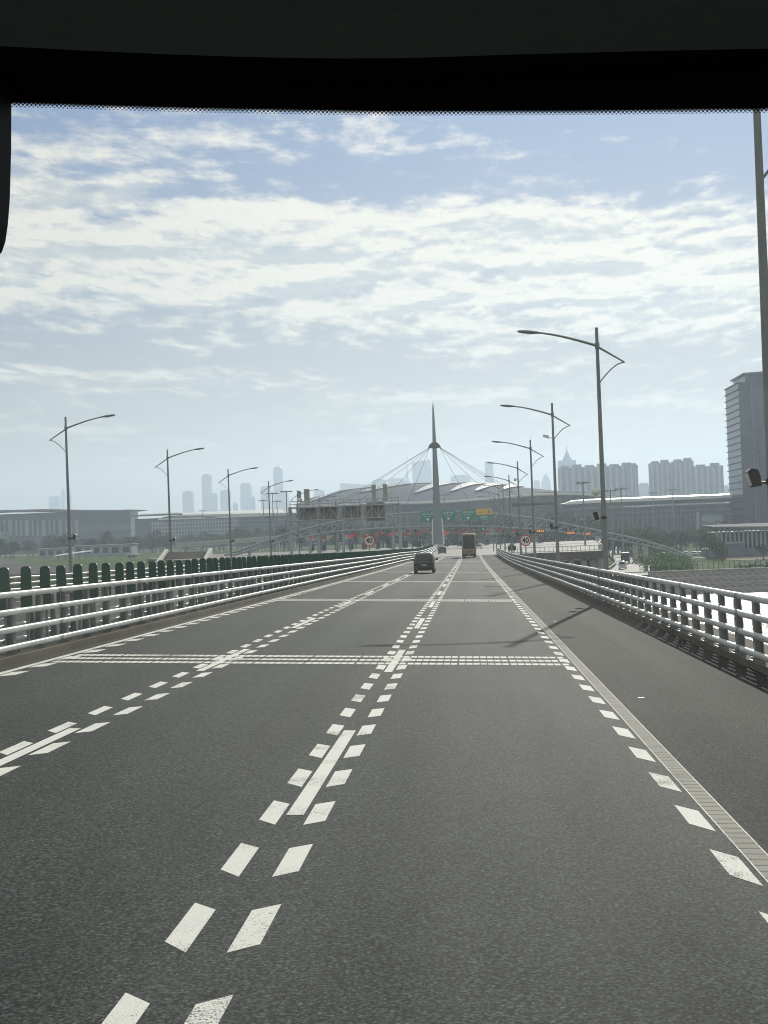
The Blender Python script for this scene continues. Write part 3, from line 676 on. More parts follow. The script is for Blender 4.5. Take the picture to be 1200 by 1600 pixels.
# ------------------------------------------------------------------ gateway arch, signs on it, mast and cables
YA = 475.0
top_px = [(350, 868), (400, 851), (455, 832), (525, 815), (600, 805), (650, 801), (700, 799), (760, 801), (840, 810), (870, 816), (933, 829), (1000, 843), (1045, 856), (1090, 875)]
bot_px = [(351, 871), (400, 858), (455, 842), (525, 830), (600, 825), (650, 823), (700, 822), (760, 822.5), (840, 827), (870, 830), (933, 839), (1000, 850), (1045, 861), (1089, 878)]
def interp(pl, x):
    for (a, b), (c, d) in zip(pl[:-1], pl[1:]):
        if a <= x <= c: return b + (d - b) * (x - a) / (c - a)
    return pl[0][1] if x < pl[0][0] else pl[-1][1]
def arch():
    t = thing('gateway_arch', 'wide shallow steel truss arch spanning the toll plaza, pale grey tubes', 'arch', (0, YA, 0)); off = Vector((0, YA, 0))
    b = MB(); L1 = MB(); N_ = 44
    def pt(pl, i, y): 
        x = 351 + (1089 - 351) * i / N_; return P(x, interp(pl, x), YA) - off + Vector((0, y, 0))
    for y, w in ((-2.6, .34), (2.6, .34)):
        b.tube([pt(top_px, i, y * (.35 + .65 * math.sin(math.pi * i / N_))) for i in range(N_ + 1)], w, 8)
    b.build('upper_chords', arch_grey, t)
    b = MB(); b.tube([pt(bot_px, i, -1.0) for i in range(N_ + 1)], .32, 8); b.tube([pt(bot_px, i, 1.0) for i in range(N_ + 1)], .32, 8); b.build('lower_chords', arch_grey, t)
    for i in range(1, N_):
        k = (.35 + .65 * math.sin(math.pi * i / N_)); k2 = (.35 + .65 * math.sin(math.pi * (i+1) / N_))
        L1.bar(pt(top_px, i, -2.6 * k), pt(top_px, i, 2.6 * k), .16)
        for s in (-1, 1):
            L1.bar(pt(top_px, i, 2.6 * k * s), pt(bot_px, i, s), .13)
            L1.bar(pt(bot_px, i, s), pt(top_px, i + 1, 2.6 * k2 * s), .13)
        L1.bar(pt(bot_px, i, -1), pt(bot_px, i, 1), .13)
    L1.build('web_members', arch_grey, t)
    for x in (1000,):
        for dx in (-3.2, 3.2):
            q = P(x, 851, YA); b = MB(); b.bbox(q.x + dx/2 - .8, q.x + dx/2 + .8, -.9, .9, -11.5, q.z, .15); b.build('pier', concrete_pale, t)
    for x in (390, 484, 497, 527, 536, 614):
        q = P(x, interp(bot_px, x), YA); b = MB(); b.tube([(q.x, 0, -2.7), (q.x, 0, q.z)], .5, 10); b.build('column', arch_grey, t)
    for x, z in ((351, -3.4), (1089, -9.4)):
        q = P(x, 872, YA); b = MB(); b.bbox(q.x - 2.5, q.x + 2.5, -2.5, 2.5, z - 3, z + 1.0, .3); b.build('footing', concrete_pale, t)
arch()
def arch_sign(x0, x1, ya, yb, kind, label):
    Y = YA - 4.5; p, q = P(x0, yb, Y), P(x1, ya, Y); c = Vector(((p.x + q.x)/2, Y, (p.z + q.z)/2)); W = (q.x - p.x)/2; H = (q.z - p.z)/2
    t = thing('lane_sign', label, 'road sign', c, 0, 'signs hung on the gateway arch')
    if kind == 'y':
        b = MB(); b.bbox(-W, W, -.08, .08, -H, -.04, .04); lo = b.build('green_panel', green_sign, t)
        b = MB(); b.bbox(-W, W, -.08, .08, .0, H, .04); up = b.build('yellow_panel', yellow_sign, t)
        b = MB(); b.box(-W*.78, -W*.2, -.10, -.085, H*.38, H*.50); b.build('dash_mark', black_paint, up)
        b = MB(); b.box(W*.30, W*.33, -.10, -.085, H*.1, H*.9); b.box(W*.45, W*.8, -.10, -.085, H*.26, H*.4); b.box(W*.55, W*.7, -.10, -.085, H*.4, H*.62); b.disc((W*.62, -.09, H*.68), .22, (0, 1, 0), .02, 12); b.build('symbol', black_paint, up)
        lettering('收费站', H*.42, (0, -.085, -H*.42), white_paint, lo); lettering('Toll Gate', H*.24, (0, -.085, -H*.78), white_paint, lo)
    else:
        b = MB(); b.bbox(-W, W, -.08, .08, -H, H, .04); pn = b.build('green_panel', green_sign, t)
        b = MB(); e = .07
        for (a, bb, cc, d) in ((-W+.08, W-.08, H-.08-e, H-.08), (-W+.08, W-.08, -H+.08, -H+.08+e), (-W+.08, -W+.08+e, -H+.16, H-.16), (W-.08-e, W-.08, -H+.16, H-.16)): b.box(a, bb, -.095, -.085, cc, d)
        b.build('white_border', mat('sign border', (0.25, 0.36, 0.33), .5), pn)
        lettering(kind[0], H*.48, (0, -.085, H*.47), white_paint, pn); lettering(kind[1], H*.26, (0, -.085, H*.05), white_paint, pn)
        b = MB(); b.prism([(-W*.2, -.10, -H*.32), (W*.2, -.10, -H*.32), (W*.2, -.10, -H*.45), (0, -.10, -H*.78), (-W*.2, -.10, -H*.45)], (0, .012, 0)); b.build('arrow', white_paint, pn)
    b = MB()
    for x in (-W*.6, W*.6): b.bar((x, .08, H*.5), (x, 2.3, H*.3), .07); b.bar((x, .08, -H*.5), (x, 3.4, -H*.6), .07); b.box(x-.06, x+.06, .08, .16, -H, H)
    b.build('hangers', steel_post, t)
arch_sign(657.5, 679.5, 798, 816.5, ('澳门口岸', 'Macao Port'), 'green sign just left of the tall mast, white arrow below white lettering')
arch_sign(689.5, 711.5, 797, 815, ('珠海口岸', 'Zhuhai Port'), 'green sign just right of the tall mast, white down arrow')
arch_sign(720.5, 742.3, 795.5, 814, ('珠海口岸', 'Zhuhai Port'), 'green sign directly left of the yellow topped one')
arch_sign(745.3, 768, 794.5, 813.5, 'y', 'sign with yellow upper half and green lower half')

def mast():
    Y = 452.0
    zb = PLAZA; base = P(685, 858, Y); base.z = zb
    t = thing('spire_mast', 'tall tapering grey mast with winged collar rising to a needle point', 'mast', base)
    grey = mat('mast grey', srgb(128, 136, 142), 0.5, 0.15)
    hc = P(679.5, 698, Y).z - zb; ht = P(676.5, 628, Y).z - zb
    def ring(z, w, d): return [(-w, -d*.4, z), (-w*.4, -d, z), (w*.4, -d, z), (w, -d*.4, z), (w, d*.4, z), (w*.4, d, z), (-w*.4, d, z), (-w, d*.4, z)]
    b = MB(); b.loft([ring(0, 1.55, 1.3), ring(hc*.35, 1.25, 1.1), ring(hc, .62, .6), ring(ht*.85 + hc*.15, .25, .25), ring(ht, .03, .03)], smooth=False); b.build('shaft', grey, t)
    b = MB(); b.loft([ring(0, 2.3, 2.0), ring(1.1, 2.1, 1.8)], smooth=False); b.loft([ring(1.1, 1.8, 1.6), ring(1.6, 1.7, 1.5)], smooth=False); b.build('plinth', concrete_pale, t)
    b = MB(); b.prism([(1.5, -.5, 1.6), (2.0, -.5, 1.6), (1.62, -.5, 9), (1.25, -.5, 9.5)], (0, 1.0, 0)); b.prism([(-1.5, -.5, 1.6), (-1.25, -.5, 9.5), (-1.62, -.5, 9), (-1.9, -.5, 1.6)], (0, 1.0, 0)); b.build('fins', white_paint, t)
    b = MB(); prof = [(-2.0, -.65), (-1.75, .3), (-1.2, .95), (-.62, 1.3), (.62, 1.3), (1.2, .95), (1.75, .3), (2.0, -.65), (1.5, -.35), (.65, -.5), (-.65, -.5), (-1.5, -.35)]
    b.prism([(x, -.75, hc + z) for x, z in prof], (0, 1.5, 0)); b.build('collar', mat('collar dark grey', (0.09, 0.095, 0.1), 0.5), t)
    cab = MB()
    for i, (px, s) in enumerate([(425, -1), (455, -1), (512, -1), (573, -1), (629, -1), (743, 1), (803, 1), (855, 1), (880, 1), (905, 1)]):
        q = P(px, interp(top_px, px), YA) - base + Vector((0, 0, .3)); a = Vector((s * (1.9 - .28 * (abs(px - 680) < 200)), 0, hc - .4))
        m = [a.lerp(q, k/8) - Vector((0, 0, .6 * math.sin(math.pi*k/8))) for k in range(9)]
        c = MB(); c.tube(m, .055, 5); c.build('stay_cable', steel_post, t)
mast()

# ------------------------------------------------------------------ lane signals and toll islands
led_red = mat('red led', (0.3, 0.01, 0.01), 0.5, emit=(1.0, 0.07, 0.06), es=0.2)
led_dim = mat('dim red led', (0.16, 0.02, 0.03), 0.5, emit=(0.5, 0.04, 0.06), es=0.10)
led_green = mat('green led', (0.01, 0.2, 0.05), 0.5, emit=(0.02, 0.6, 0.2), es=0.35)
led_orange = mat('orange led', (0.4, 0.12, 0.01), 0.5, emit=(1.0, 0.35, 0.06), es=0.6)
def lane_signal(px, py, m, label, wide=False):
    p = P(px, py, YA - 2); t = thing('lane_signal', label, 'signal', p, 0, 'lane signals hung under the arch')
    w = 1.3 if wide else .5
    b = MB(); b.bbox(-w, w, -.15, .15, -.5, .5, .05); h = b.build('housing', black, t)
    b = MB()
    if wide:
        for k in range(4): b.box(-w + .15 + k*.6, -w + .6 + k*.6, -.17, -.152, -.32, .32)
    else: b.disc((0, -.16, 0), .42, (0, 1, 0), .02, 16)
    b.build('lamp', m, t)
    zt = P(px, interp(bot_px, px), YA - 1).z - p.z
    b = MB(); b.bar((0, .2, -.3), (0, .9, max(zt, .8)), .07); b.build('hanger', steel_post, t)
for px, py, m, l in [(554, 836, led_red, 'small red lane signal seen over the fourth gantry sign column'), (597, 832.5, led_red, 'small red lane signal just right of the left 40 sign'), (617.5, 832, led_red, 'small red lane signal beside the gantry right leg'), (641, 830.5, led_red, 'small red lane signal right of the thin camera pole'), (665, 829.7, led_red, 'small red lane signal below the leftmost green sign'),
                     (731.5, 827, led_red, 'bright round red signal straight above the coach ahead'), (755, 826.5, led_green, 'green lane signal under the yellow topped sign'), (776, 827, led_dim, 'pinkish dim lane signal right of the green one')]: lane_signal(px, py, m, l)
for px, py, l in [(844.5, 829.5, 'orange lit signal board above the right 40 sign'), (892, 832.5, 'orange lit signal board between the two big right lamps'), (917, 834, 'orange lit signal board nearest the arch right end')]: lane_signal(px, py, led_orange, l, True)
booth_m = mat('booth dark cladding', (0.10, 0.115, 0.125), 0.5)
island = {}
def make_island(lit):
    t = thing('toll_island', 'toll booth island with a %s pair of red panels on its post' % ('brightly lit' if lit else 'dim'), 'toll booth', (0, 0, 0), 0, 'toll booth islands across the plaza')
    b = MB(); b.bbox(-.9, .9, -7, 7, 0, .22, .08); b.build('island_kerb', concrete_pale, t)
    b = MB(); b.bbox(-.85, .85, -1.3, 1.3, .22, 2.7, .1); b.bbox(-1.05, 1.05, -1.6, 1.6, 2.7, 2.9, .05); bo = b.build('booth', booth_m, t)
    b = MB(); b.box(-.6, .6, -1.33, -1.302, 1.2, 2.3); b.build('window', tint, bo)
    b = MB(); b.bbox(-.45, -.1, -3.2, -2.6, .22, 2.2, .05); b.bbox(.15, .5, -3.2, -2.6, .22, 2.0, .05); b.build('card_machine', black, t)
    b = MB(); b.tube([(0, -2.0, .22), (0, -2.0, 5.9)], .09, 8); b.build('post', steel_post, t)
    for x in (-.52, .52):
        b = MB(); b.bbox(x - .42, x + .42, -2.25, -2.09, 4.3, 5.5, .04); b.build('led_panel', led_red if lit else led_dim, t)
    return t
YI = 520
k0 = 0
for k in range(-6, 12):
    px = 612 + 21.2 * k
    if k == 3 or 725 < px < 742: continue
    lit = k in (-6, -3, 0, 4)
    p = P(px, 840, YI); loc = (p.x, YI + (0 if -6 < k < 8 else 6), zr(YI))
    if lit not in island: island[lit] = make_island(lit); island[lit].location = loc
    else: dup(island[lit], loc)
# thin pole with cameras by the median, dark cabinet on the right
p = P(644.5, 858, 300); t = thing('camera_pole', 'thin pale pole with a crossbar of cameras between gantry and mast', 'pole', (p.x, 300, zr(300)))
h = P(644.5, 806, 300).z - zr(300); b = MB(); b.tube([(0, 0, 0), (0, 0, h)], [.13, .08], 10); b.build('pole', steel_post, t)
b = MB(); b.bar((-.9, 0, h*.62), (.9, 0, h*.62), .05); b.build('crossbar', steel_post, t)
for x in (-.75, .7): b = MB(); b.bbox(x-.28, x+.28, -.3, .3, h*.62+.05, h*.62+.5, .05); b.build('cctv_camera', black, t)
p = P(801, 861, 297); t = thing('equipment_cabinet', 'black box cabinet on a stand beyond the end of the right guard rail', 'cabinet', (p.x, 300.9, zr(300)))
zc = P(801, 860, 300.9).z - zr(300); b = MB(); b.bbox(-.8, .8, -.4, .4, zc, zc + .95, .05); b.bbox(-.5, .4, -.3, .3, zc + .95, zc + 1.25, .04); b.build('housing', black, t)
b = MB(); [b.box(x-.06, x+.06, -.1, .1, 0, zc) for x in (-.5, .5)]; b.build('stand', steel_post, t)

# ------------------------------------------------------------------ vehicles
def wheels(t, pos, r, w, twin=False):
    for (x, y) in pos:
        b = MB(); pr = [(-w/2, r*.86), (-w/2*.8, r), (w/2*.8, r), (w/2, r*.86)]
        rings = [[(x + u, y + rr*math.cos(2*math.pi*j/20), r + rr*math.sin(2*math.pi*j/20)) for j in range(20)] for u, rr in pr]; b.loft(rings); o = b.build('wheel', tyre, t)
        s = 1 if x > 0 else -1
        b = MB(); b.disc((x + s*w/2, y, r), r*.6, (1, 0, 0), .03, 16); b.build('rim', rim, o)
def make_car(name, label, cat, loc, rz, L, W, H, paint, kind='mpv', seats=True):
    # rear at y = 0, front at y = L
    t = thing(name, label, cat, loc, rz)
    hw = W/2; belt = H*.56; zb = .24 if kind == 'mpv' else .28
    def ring(y, zbot, zbelt, ztop, wb, wt): return [(-wb*.92, y, zbot), (wb*.92, y, zbot), (wb, y, zbot + .18), (wb, y, zbelt*.75), (wb*.985, y, zbelt), (wt, y, ztop - .09), (wt*.86, y, ztop), (-wt*.86, y, ztop), (-wt, y, ztop - .09), (-wb*.985, y, zbelt), (-wb, y, zbelt*.75), (-wb, y, zbot + .18)]
    b = MB()
    hood = H*.60
    b.loft([ring(.0, zb+.16, belt*.9, belt*.93, hw*.90, hw*.80), ring(.06, zb+.02, belt, belt*1.08, hw*.96, hw*.86), ring(.20, zb, belt, H*.90, hw*.99, hw*.80), ring(.42, zb, belt, H*.985, hw, hw*.80), ring(L*.3, zb, belt, H, hw, hw*.81), ring(L*.52, zb, belt, H*.985, hw, hw*.80), ring(L*.62, zb, belt, H*.93, hw, hw*.78),
            ring(L*.76, zb, belt, hood+.06, hw, hw*.82), ring(L*.93, zb, belt*.88, hood-.12, hw*.95, hw*.80), ring(L, zb+.1, belt*.62, belt*.72, hw*.82, hw*.7)], smooth=True)
    body = b.build('body', paint, t)
    # rear window following the slope of the tail
    b = MB(); y0, y1 = .045, .30; z0, z1 = belt*1.08, H*.93
    rings = []
    for k in range(5):
        u = k/4; z = z0 + (z1-z0)*u; y = (.045 + (.20-.045)*min(1, (z - belt*1.08)/(H*.90-belt*1.08))) if z < H*.90 else .20 + (z - H*.9)/(H*.085)*.22
        w = hw*(.80 - .06*u); rings.append([(-w, y + .10, z), (-w*.96, y - .012, z), (0, y - .02, z), (w*.96, y - .012, z), (w, y + .10, z)])
    b.loft(rings, closed=False, cap=False); b.build('rear_window', tint, t)
    for s in (-1, 1):
        b = MB(); pts = [(.55, belt+.04), (L*.60, belt+.04), (L*.66, belt+.10), (L*.54, H*.91), (.62, H*.92)]
        xo = lambda z: s*(hw*.985 + (hw*.80 - hw*.985)*(z - belt)/(H*.93 - belt) + .012)
        b.prism([(xo(z), y, z) for y, z in pts], (-s*.03, 0, 0)); b.build('side_window', tint, t)
        b = MB(); b.bbox(s*hw*.78 - .15, s*hw*.78 + .13, .005, .10, belt*.80, belt*.98, .02); b.build('tail_light', tail_red, t)
        b = MB(); x0, x1 = sorted((s*hw*1.0, s*(hw + .24))); b.bbox(x0 + (.07 if s > 0 else 0), x1 - (0 if s > 0 else .07), L*.665, L*.665 + .10, belt + .06, belt + .24, .02); mo = b.build('wing_mirror', paint, t)
        b = MB(); b.bar((s*(hw*.95), L*.67 + .04, belt + .08), (s*(hw + .1), L*.67 + .04, belt + .10), .03); b.build('mirror_stalk', black, mo)
    b = MB(); b.bbox(-hw*.96, hw*.96, -.08, .10, zb + .04, zb + .36, .05); b.build('bumper', paint, t)
    b = MB(); b.bbox(-.24, .24, -.012, .03, belt*.64, belt*.64 + .15, .01); b.build('number_plate', plate_m, t)
    b = MB(); b.box(-hw*.5, hw*.5, -.01, .03, belt*.98, belt*1.02); b.build('tail_trim', rim, t)
    b = MB(); 
    for s in (-1, 1): b.bar((s*.55, -.03, zb + .02), (s*.55, .3, zb + .02), .04)
    b.build('exhaust', rim, t)
    wheels(t, [(-hw + .13, .85), (hw - .13, .85), (-hw + .13, L - .95), (hw - .13, L - .95)], .34, .23)
    return t
paint_black = mat('black car paint', (0.010, 0.012, 0.014), 0.25, 0.0, 0.5, coat=0.7)
paint_darkgrey = mat('dark grey car paint', (0.035, 0.035, 0.034), 0.3, 0.2, 0.5, coat=0.6)
paint_white = mat('white car paint', (0.75, 0.75, 0.74), 0.3, 0, 0.5, coat=0.6)
make_car('people_carrier', 'black people carrier seen from behind in the second lane ahead', 'car', (-4.02, 131.5, zroad(-4.02, 131.5)), 0, 4.9, 1.88, 1.82, paint_black)
make_car('dark_suv', 'dark grey car far ahead at the left rail by the mast', 'car', (-6.35, 345, zr(345)), 0, 4.6, 1.86, 1.72, paint_darkgrey)
make_car('white_car', 'small white car half hidden right of the coach ahead', 'car', (2.65, 415, zr(415)), 0, 4.5, 1.8, 1.48, paint_white)

def coach_ahead():
    Yb = 266.0; x = P(733.2, 870, Yb).x
    W, H, L = 2.55, 4.35, 11.8; hw = W/2
    t = thing('coach', 'tall champagne coloured coach with big dark rear window ahead', 'coach', (x, Yb, zroad(x, Yb)))
    gold = mat('champagne coach paint', (0.30, 0.235, 0.14), 0.4, 0.3, 0.5, 0.08, 2)
    def ring(y, w, zb, zt, r=.22):
        return [(-w, y, zb), (w, y, zb), (w, y, zt - r), (w - r*.3, y, zt - r*.3), (w - r, y, zt), (-w + r, y, zt), (-w + r*.3, y, zt - r*.3), (-w, y, zt - r)]
    b = MB(); b.loft([ring(.0, hw*.93, .55, H - .22), ring(.08, hw*.98, .42, H - .06), ring(.3, hw, .40, H), ring(L - .5, hw, .40, H), ring(L - .1, hw*.97, .42, H - .3), ring(L, hw*.92, .5, H - .7)], smooth=False); b.build('body', gold, t)
    b = MB(); b.prism([(-hw*.76, -.012, 1.62), (hw*.76, -.012, 1.62), (hw*.80, -.012, 1.8), (hw*.78, -.012, H - .42), (hw*.66, -.012, H - .26), (-hw*.66, -.012, H - .26), (-hw*.78, -.012, H - .42), (-hw*.80, -.012, 1.8)], (0, .05, 0)); b.build('rear_window', tint, t)
    b = MB(); b.bbox(-hw*.97, hw*.97, -.10, .12, .30, .80, .06); b.build('bumper', mat('dark bumper', (0.03, 0.03, 0.03), .6), t)
    b = MB(); b.box(-hw*.62, hw*.62, -.02, .03, .92, 1.5)
    e = b.build('engine_door', gold, t); b = MB(); [b.box(-hw*.5, hw*.5, -.035, -.021, z, z + .04) for z in (1.0, 1.1, 1.2, 1.3)]; b.build('grille', black, e)
    for s in (-1, 1):
        b = MB(); b.bbox(s*hw*.83 - .09, s*hw*.83 + .09, -.03, .05, .9, 1.5, .03); b.build('tail_light', tail_red, t)
        b = MB(); b.box(s*hw - .012, s*hw + .012, .6, L - 1.0, 2.0, 3.45); b.build('side_windows', tint, t)
        b = MB(); b.bbox(s*(hw + .22) - .12, s*(hw + .22) + .12, L + .15, L + .33, 2.2, 2.9, .04); m = b.build('wing_mirror', black, t)
        b = MB(); b.bar((s*hw*.9, L - .1, 3.2), (s*(hw + .22), L + .24, 2.9), .04); b.build('mirror_arm', black, m)
    b = MB(); b.bbox(-.26, .26, -.115, -.095, .55, .72, .008); b.build('number_plate', plate_m, t)
    wheels(t, [(-hw + .3, 2.7), (hw - .3, 2.7), (-hw + .2, L - 2.4), (hw - .2, L - 2.4)], .5, .45)
    b = MB()
    for s in (-1, 1): b.box(s*hw*.72 - .22, s*hw*.72 + .22, .2, .24, .12, .42)
    b.build('mud_flap', black, t)
coach_ahead()
# two vehicles on the slip road below
def truck(loc, rz):
    t = thing('box_truck', 'dark box truck on the slip road below, ahead of a pale van', 'truck', loc, rz)
    b = MB(); b.bbox(-1.1, 1.1, 0, 4.6, .9, 3.2, .06); b.build('cargo_box', mat('dark box body', (0.03, 0.032, 0.035), .5), t)
    b = MB(); b.bbox(-1.0, 1.0, 4.7, 6.3, .5, 2.5, .2); c = b.build('cab', mat('truck cab white', (0.6, 0.6, 0.6), .4), t)
    b = MB(); b.box(-.85, .85, 6.28, 6.32, 1.5, 2.2); b.build('windscreen', tint, c)
    b = MB(); b.box(-.5, .5, .1, 5.0, .6, .88); b.build('chassis', black, t)
    wheels(t, [(-.95, 1.2), (.95, 1.2), (-.95, 5.3), (.95, 5.3)], .45, .28)
q = P(974, 882, 456); truck((q.x, 452, hland(q.x, 452) + .45), R(-12))
q = P(971, 890, 400); make_car('pale_van', 'pale van on the slip road below, behind a dark truck', 'van', (q.x, 398, hland(q.x, 398) + .45), R(-10), 5.0, 1.9, 2.1, paint_white)

# ------------------------------------------------------------------ big buildings
fac_dark = mat('dark glass facade', (0.045, 0.06, 0.085), 0.35, 0, 0.5, 0.2, 0.05)
fac_mid = mat('grey facade', (0.13, 0.155, 0.19), 0.6, 0, 0.4, 0.15, 0.05)
fac_pale = mat('pale facade', (0.29, 0.325, 0.36), 0.7, 0, 0.4, 0.1, 0.05)
roof_white = mat('white metal roof', (0.62, 0.62, 0.60), 0.45, 0.1)
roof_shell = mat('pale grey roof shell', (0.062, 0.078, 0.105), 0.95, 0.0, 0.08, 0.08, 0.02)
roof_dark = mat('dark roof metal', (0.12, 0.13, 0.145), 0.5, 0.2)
def west_terminal():
    Y = 1500.0; t = thing('terminal_hall', 'long low terminal hall at far left with pale fins and oversailing roof', 'building', (-400, Y, -4)); o = Vector((-400, Y, -4))
    L = lambda x, y, Yd=Y: P(x, y, Yd) - o
    a = L(-170, 818); c = L(204, 806); zt = L(100, 800).z
    b = MB(); b.box(a.x, c.x, 0, 34, -6, zt); b.build('wall', fac_dark, t)
    b = MB(); x = -168
    i = 0
    while x < 122:
        p = L(x, 813); q = L(x + (3.2 if i % 3 else 6.5), 837); b.box(p.x, q.x, -2.5, -.02, q.z, p.z); x += 7.5 if i % 3 else 11; i += 1
    b.build('facade_fins', fac_pale, t)
    b = MB(); b.box(L(122, 815).x, c.x, -1.2, -.02, L(150, 830).z, L(150, 812).z - 6); b.build('glazing', mat('smoky glazing', (0.085, 0.095, 0.105), .4), t)
    b = MB(); rings = []
    for x, yt, yb, in ((-170, 806, 809), (0, 797, 800), (75, 795, 799.5), (150, 796.3, 799), (205, 796.2, 798.5), (218, 796.0, 796.5)):
        p = L(x, yt); q = L(x, yb); rings.append([(p.x, -14, q.z), (p.x, 40, q.z), (p.x, 40, p.z), (p.x, -14, p.z - .5)])
    b.loft(rings, smooth=False); b.build('roof', roof_dark, t)
    b = MB(); b.box(L(-168, 815).x, L(15, 815).x, -30, -3, L(0, 850).z, L(0, 831).z); b.build('podium', fac_pale, t)
west_terminal()
def wing():
    Y = 1320.0; o = Vector((-260, Y, -4)); t = thing('terminal_wing', 'low terminal wing with stepped white roofs left of the gantry', 'building', o)
    L = lambda x, y, Yd=Y: P(x, y, Yd) - o
    b = MB(); b.box(L(206, 815).x, L(470, 815).x, 12, 90, -6, L(330, 806).z); b.build('wall', fac_dark, t)
    b = MB(); b.box(L(234, 815).x, L(372, 815).x, 2, 11.9, -6, L(300, 812).z); b.build('front_block', fac_mid, t)
    b = MB()
    for y in (816, 822, 828, 834): p = L(300, y); b.box(L(236, 815).x, L(370, 815).x, .4, 1.98, p.z - .8, p.z + .3)
    k = 238
    while k < 372: b.box(L(k, 815).x - .4, L(k, 815).x + .4, .0, .38, -4, L(300, 813).z); k += 4.5
    b.build('sun_screen', fac_pale, t)
    b = MB()
    for y in (812, 819, 826, 832): p = L(420, y); b.box(L(374, 815).x, L(468, 815).x, 9, 11.98, p.z - .6, p.z + .4)
    b.build('floor_bands', fac_mid, t)
    def slab(x0, x1, yf0, yf1, yb0, yb1, depth, name, m):
        p0, p1 = L(x0, yf0), L(x1, yf1); q0, q1 = P(x0 + 18, yb0, Y + depth) - o, P(x1 - 8, yb1, Y + depth) - o
        b = MB(); b.hexa([p0 - Vector((0, 0, 1.5)), p1 - Vector((0, 0, 1.5)), q1 - Vector((0, 0, 2)), q0 - Vector((0, 0, 2)), p0, p1, q1, q0]); return b.build(name, m, t)
    slab(205, 285, 805, 802, 803.5, 800.6, 90, 'dark_roof', roof_dark)
    r = slab(247, 335, 810, 807.5, 806, 803.2, 40, 'roof', roof_white)
    p = L(288.5, 807); b = MB(); b.box(p.x - 1.6, p.x + 1.6, 8, 9, p.z, p.z + 2.2); b.build('red_emblem', red_paint, r)
    slab(273, 447, 804.5, 801, 801, 795, 60, 'roof', roof_white)
    slab(322, 449, 807.5, 802.5, 804.7, 799.5, 40, 'roof', roof_white)
wing()
# the great shell roof
ridge = [(462, 789), (483, 779), (533, 768), (581, 763.5), (620, 759.5), (657, 757), (690, 756.5), (730, 756), (760, 757), (790, 759), (813, 761.5), (840, 764.5), (893, 770), (930, 773), (976, 779)]
eave = [(462, 796), (483, 793.5), (533, 790.5), (581, 788), (620, 786), (650, 786.3), (690, 785), (760, 780), (800, 776.3), (840, 773.2), (880, 771.8), (910, 772.3), (930, 774), (976, 780)]
def main_terminal():
    Yf, Yr = 1060.0, 1200.0; o = Vector((0, Yf, -4)); t = thing('terminal_shell', 'huge port terminal with curved shell roof behind the mast', 'building', o)
    xs_ = [462 + (976 - 462) * i / 60 for i in range(61)]
    def S_(px, v):
        e = P(px, interp(eave, px), Yf); r = P(px, interp(ridge, px), Yr)
        return Vector((e.x + (r.x - e.x)*v, e.y + (r.y - e.y)*v, e.z + (r.z - e.z)*math.sin(min(1, v)*math.pi/2))) - o
    b = MB(); n = 10; vs = [S_(x, v/n) for v in range(n + 1) for x in xs_]; m = len(xs_)
    b.add(vs, [(j*m+i, j*m+i+1, (j+1)*m+i+1, (j+1)*m+i) for j in range(n) for i in range(m-1)], True)
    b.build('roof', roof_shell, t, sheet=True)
    b = MB(); b.tube([S_(x, 0) for x in xs_], .85, 8, 1.1); b.build('eave_edge', roof_white, t)
    # skylight crescents lying on the shell
    def cres(x0, v0, x1, v1, bulge, w):
        b = MB(); up, lo = [], []
        for k in range(17):
            u = k/16; x = x0 + (x1-x0)*u; v = v0 + (v1-v0)*math.sin(u*math.pi/2)**1.1
            d = w * math.sin(math.pi*u)**.8
            up.append(S_(x, min(1, v + d)) + Vector((0, -1.0, 1.0))); lo.append(S_(x, max(0, v - d)) + Vector((0, -1.0, .8)))
        vs = lo + up; b.add(vs, [(i, i+1, 17+i+1, 17+i) for i in range(16)], True)
        b.add([p - Vector((0, 0, .6)) for p in lo] + lo, [(i, i+1, 17+i+1, 17+i) for i in range(16)])
        s = b.build('skylight', mat('skylight glass', (0.20, 0.22, 0.23), 0.6, 0.0), t, sheet=True)
        r = MB(); r.tube(lo, .40, 5); r.tube(up, .3, 5)
        for k in range(2, 16): r.bar(lo[k], up[k], .16)
        r.build('skylight_ribs', roof_dark, s)
    for a in ((483, .30, 585, .95, 0, .05), (560, .45, 674, .93, 0, .08), (648, .28, 737, .93, 0, .10), (704, .30, 776, .90, 0, .11), (742, .28, 792, .80, 0, .11), (782, .30, 818, .75, 0, .10)): cres(*a)
    b = MB()
    fx = [x for x in xs_]
    front = [(P(x, interp(eave, x), Yf) - o) for x in fx]
    vs = [(p.x, 22, -8) for p in front] + [(p.x, 22, p.z + 2.2) for p in front]
    b.add(vs, [(i, i+1, m+i+1, m+i) for i in range(m-1)]); b.build('wall', fac_dark, t, sheet=True)
    b = MB()
    for i in range(0, m): p = front[i]; b.box(p.x - .35, p.x + .35, 20.4, 21.98, -6, p.z - .2)
    for y in (803, 814, 824): z = (P(700, y, Yf) - o).z; b.box(front[0].x, front[-1].x, 20.9, 21.9, z - .4, z + .4)
    b.build('mullions', mat('dull blue mullions', (0.065, 0.08, 0.105), .6), t)
    b = MB(); p0, p1 = front[0], front[-1]; b.box(p0.x, p1.x, 60, 200, -8, min(p0.z, p1.z) - 1); b.build('rear_block', fac_dark, t)
main_terminal()
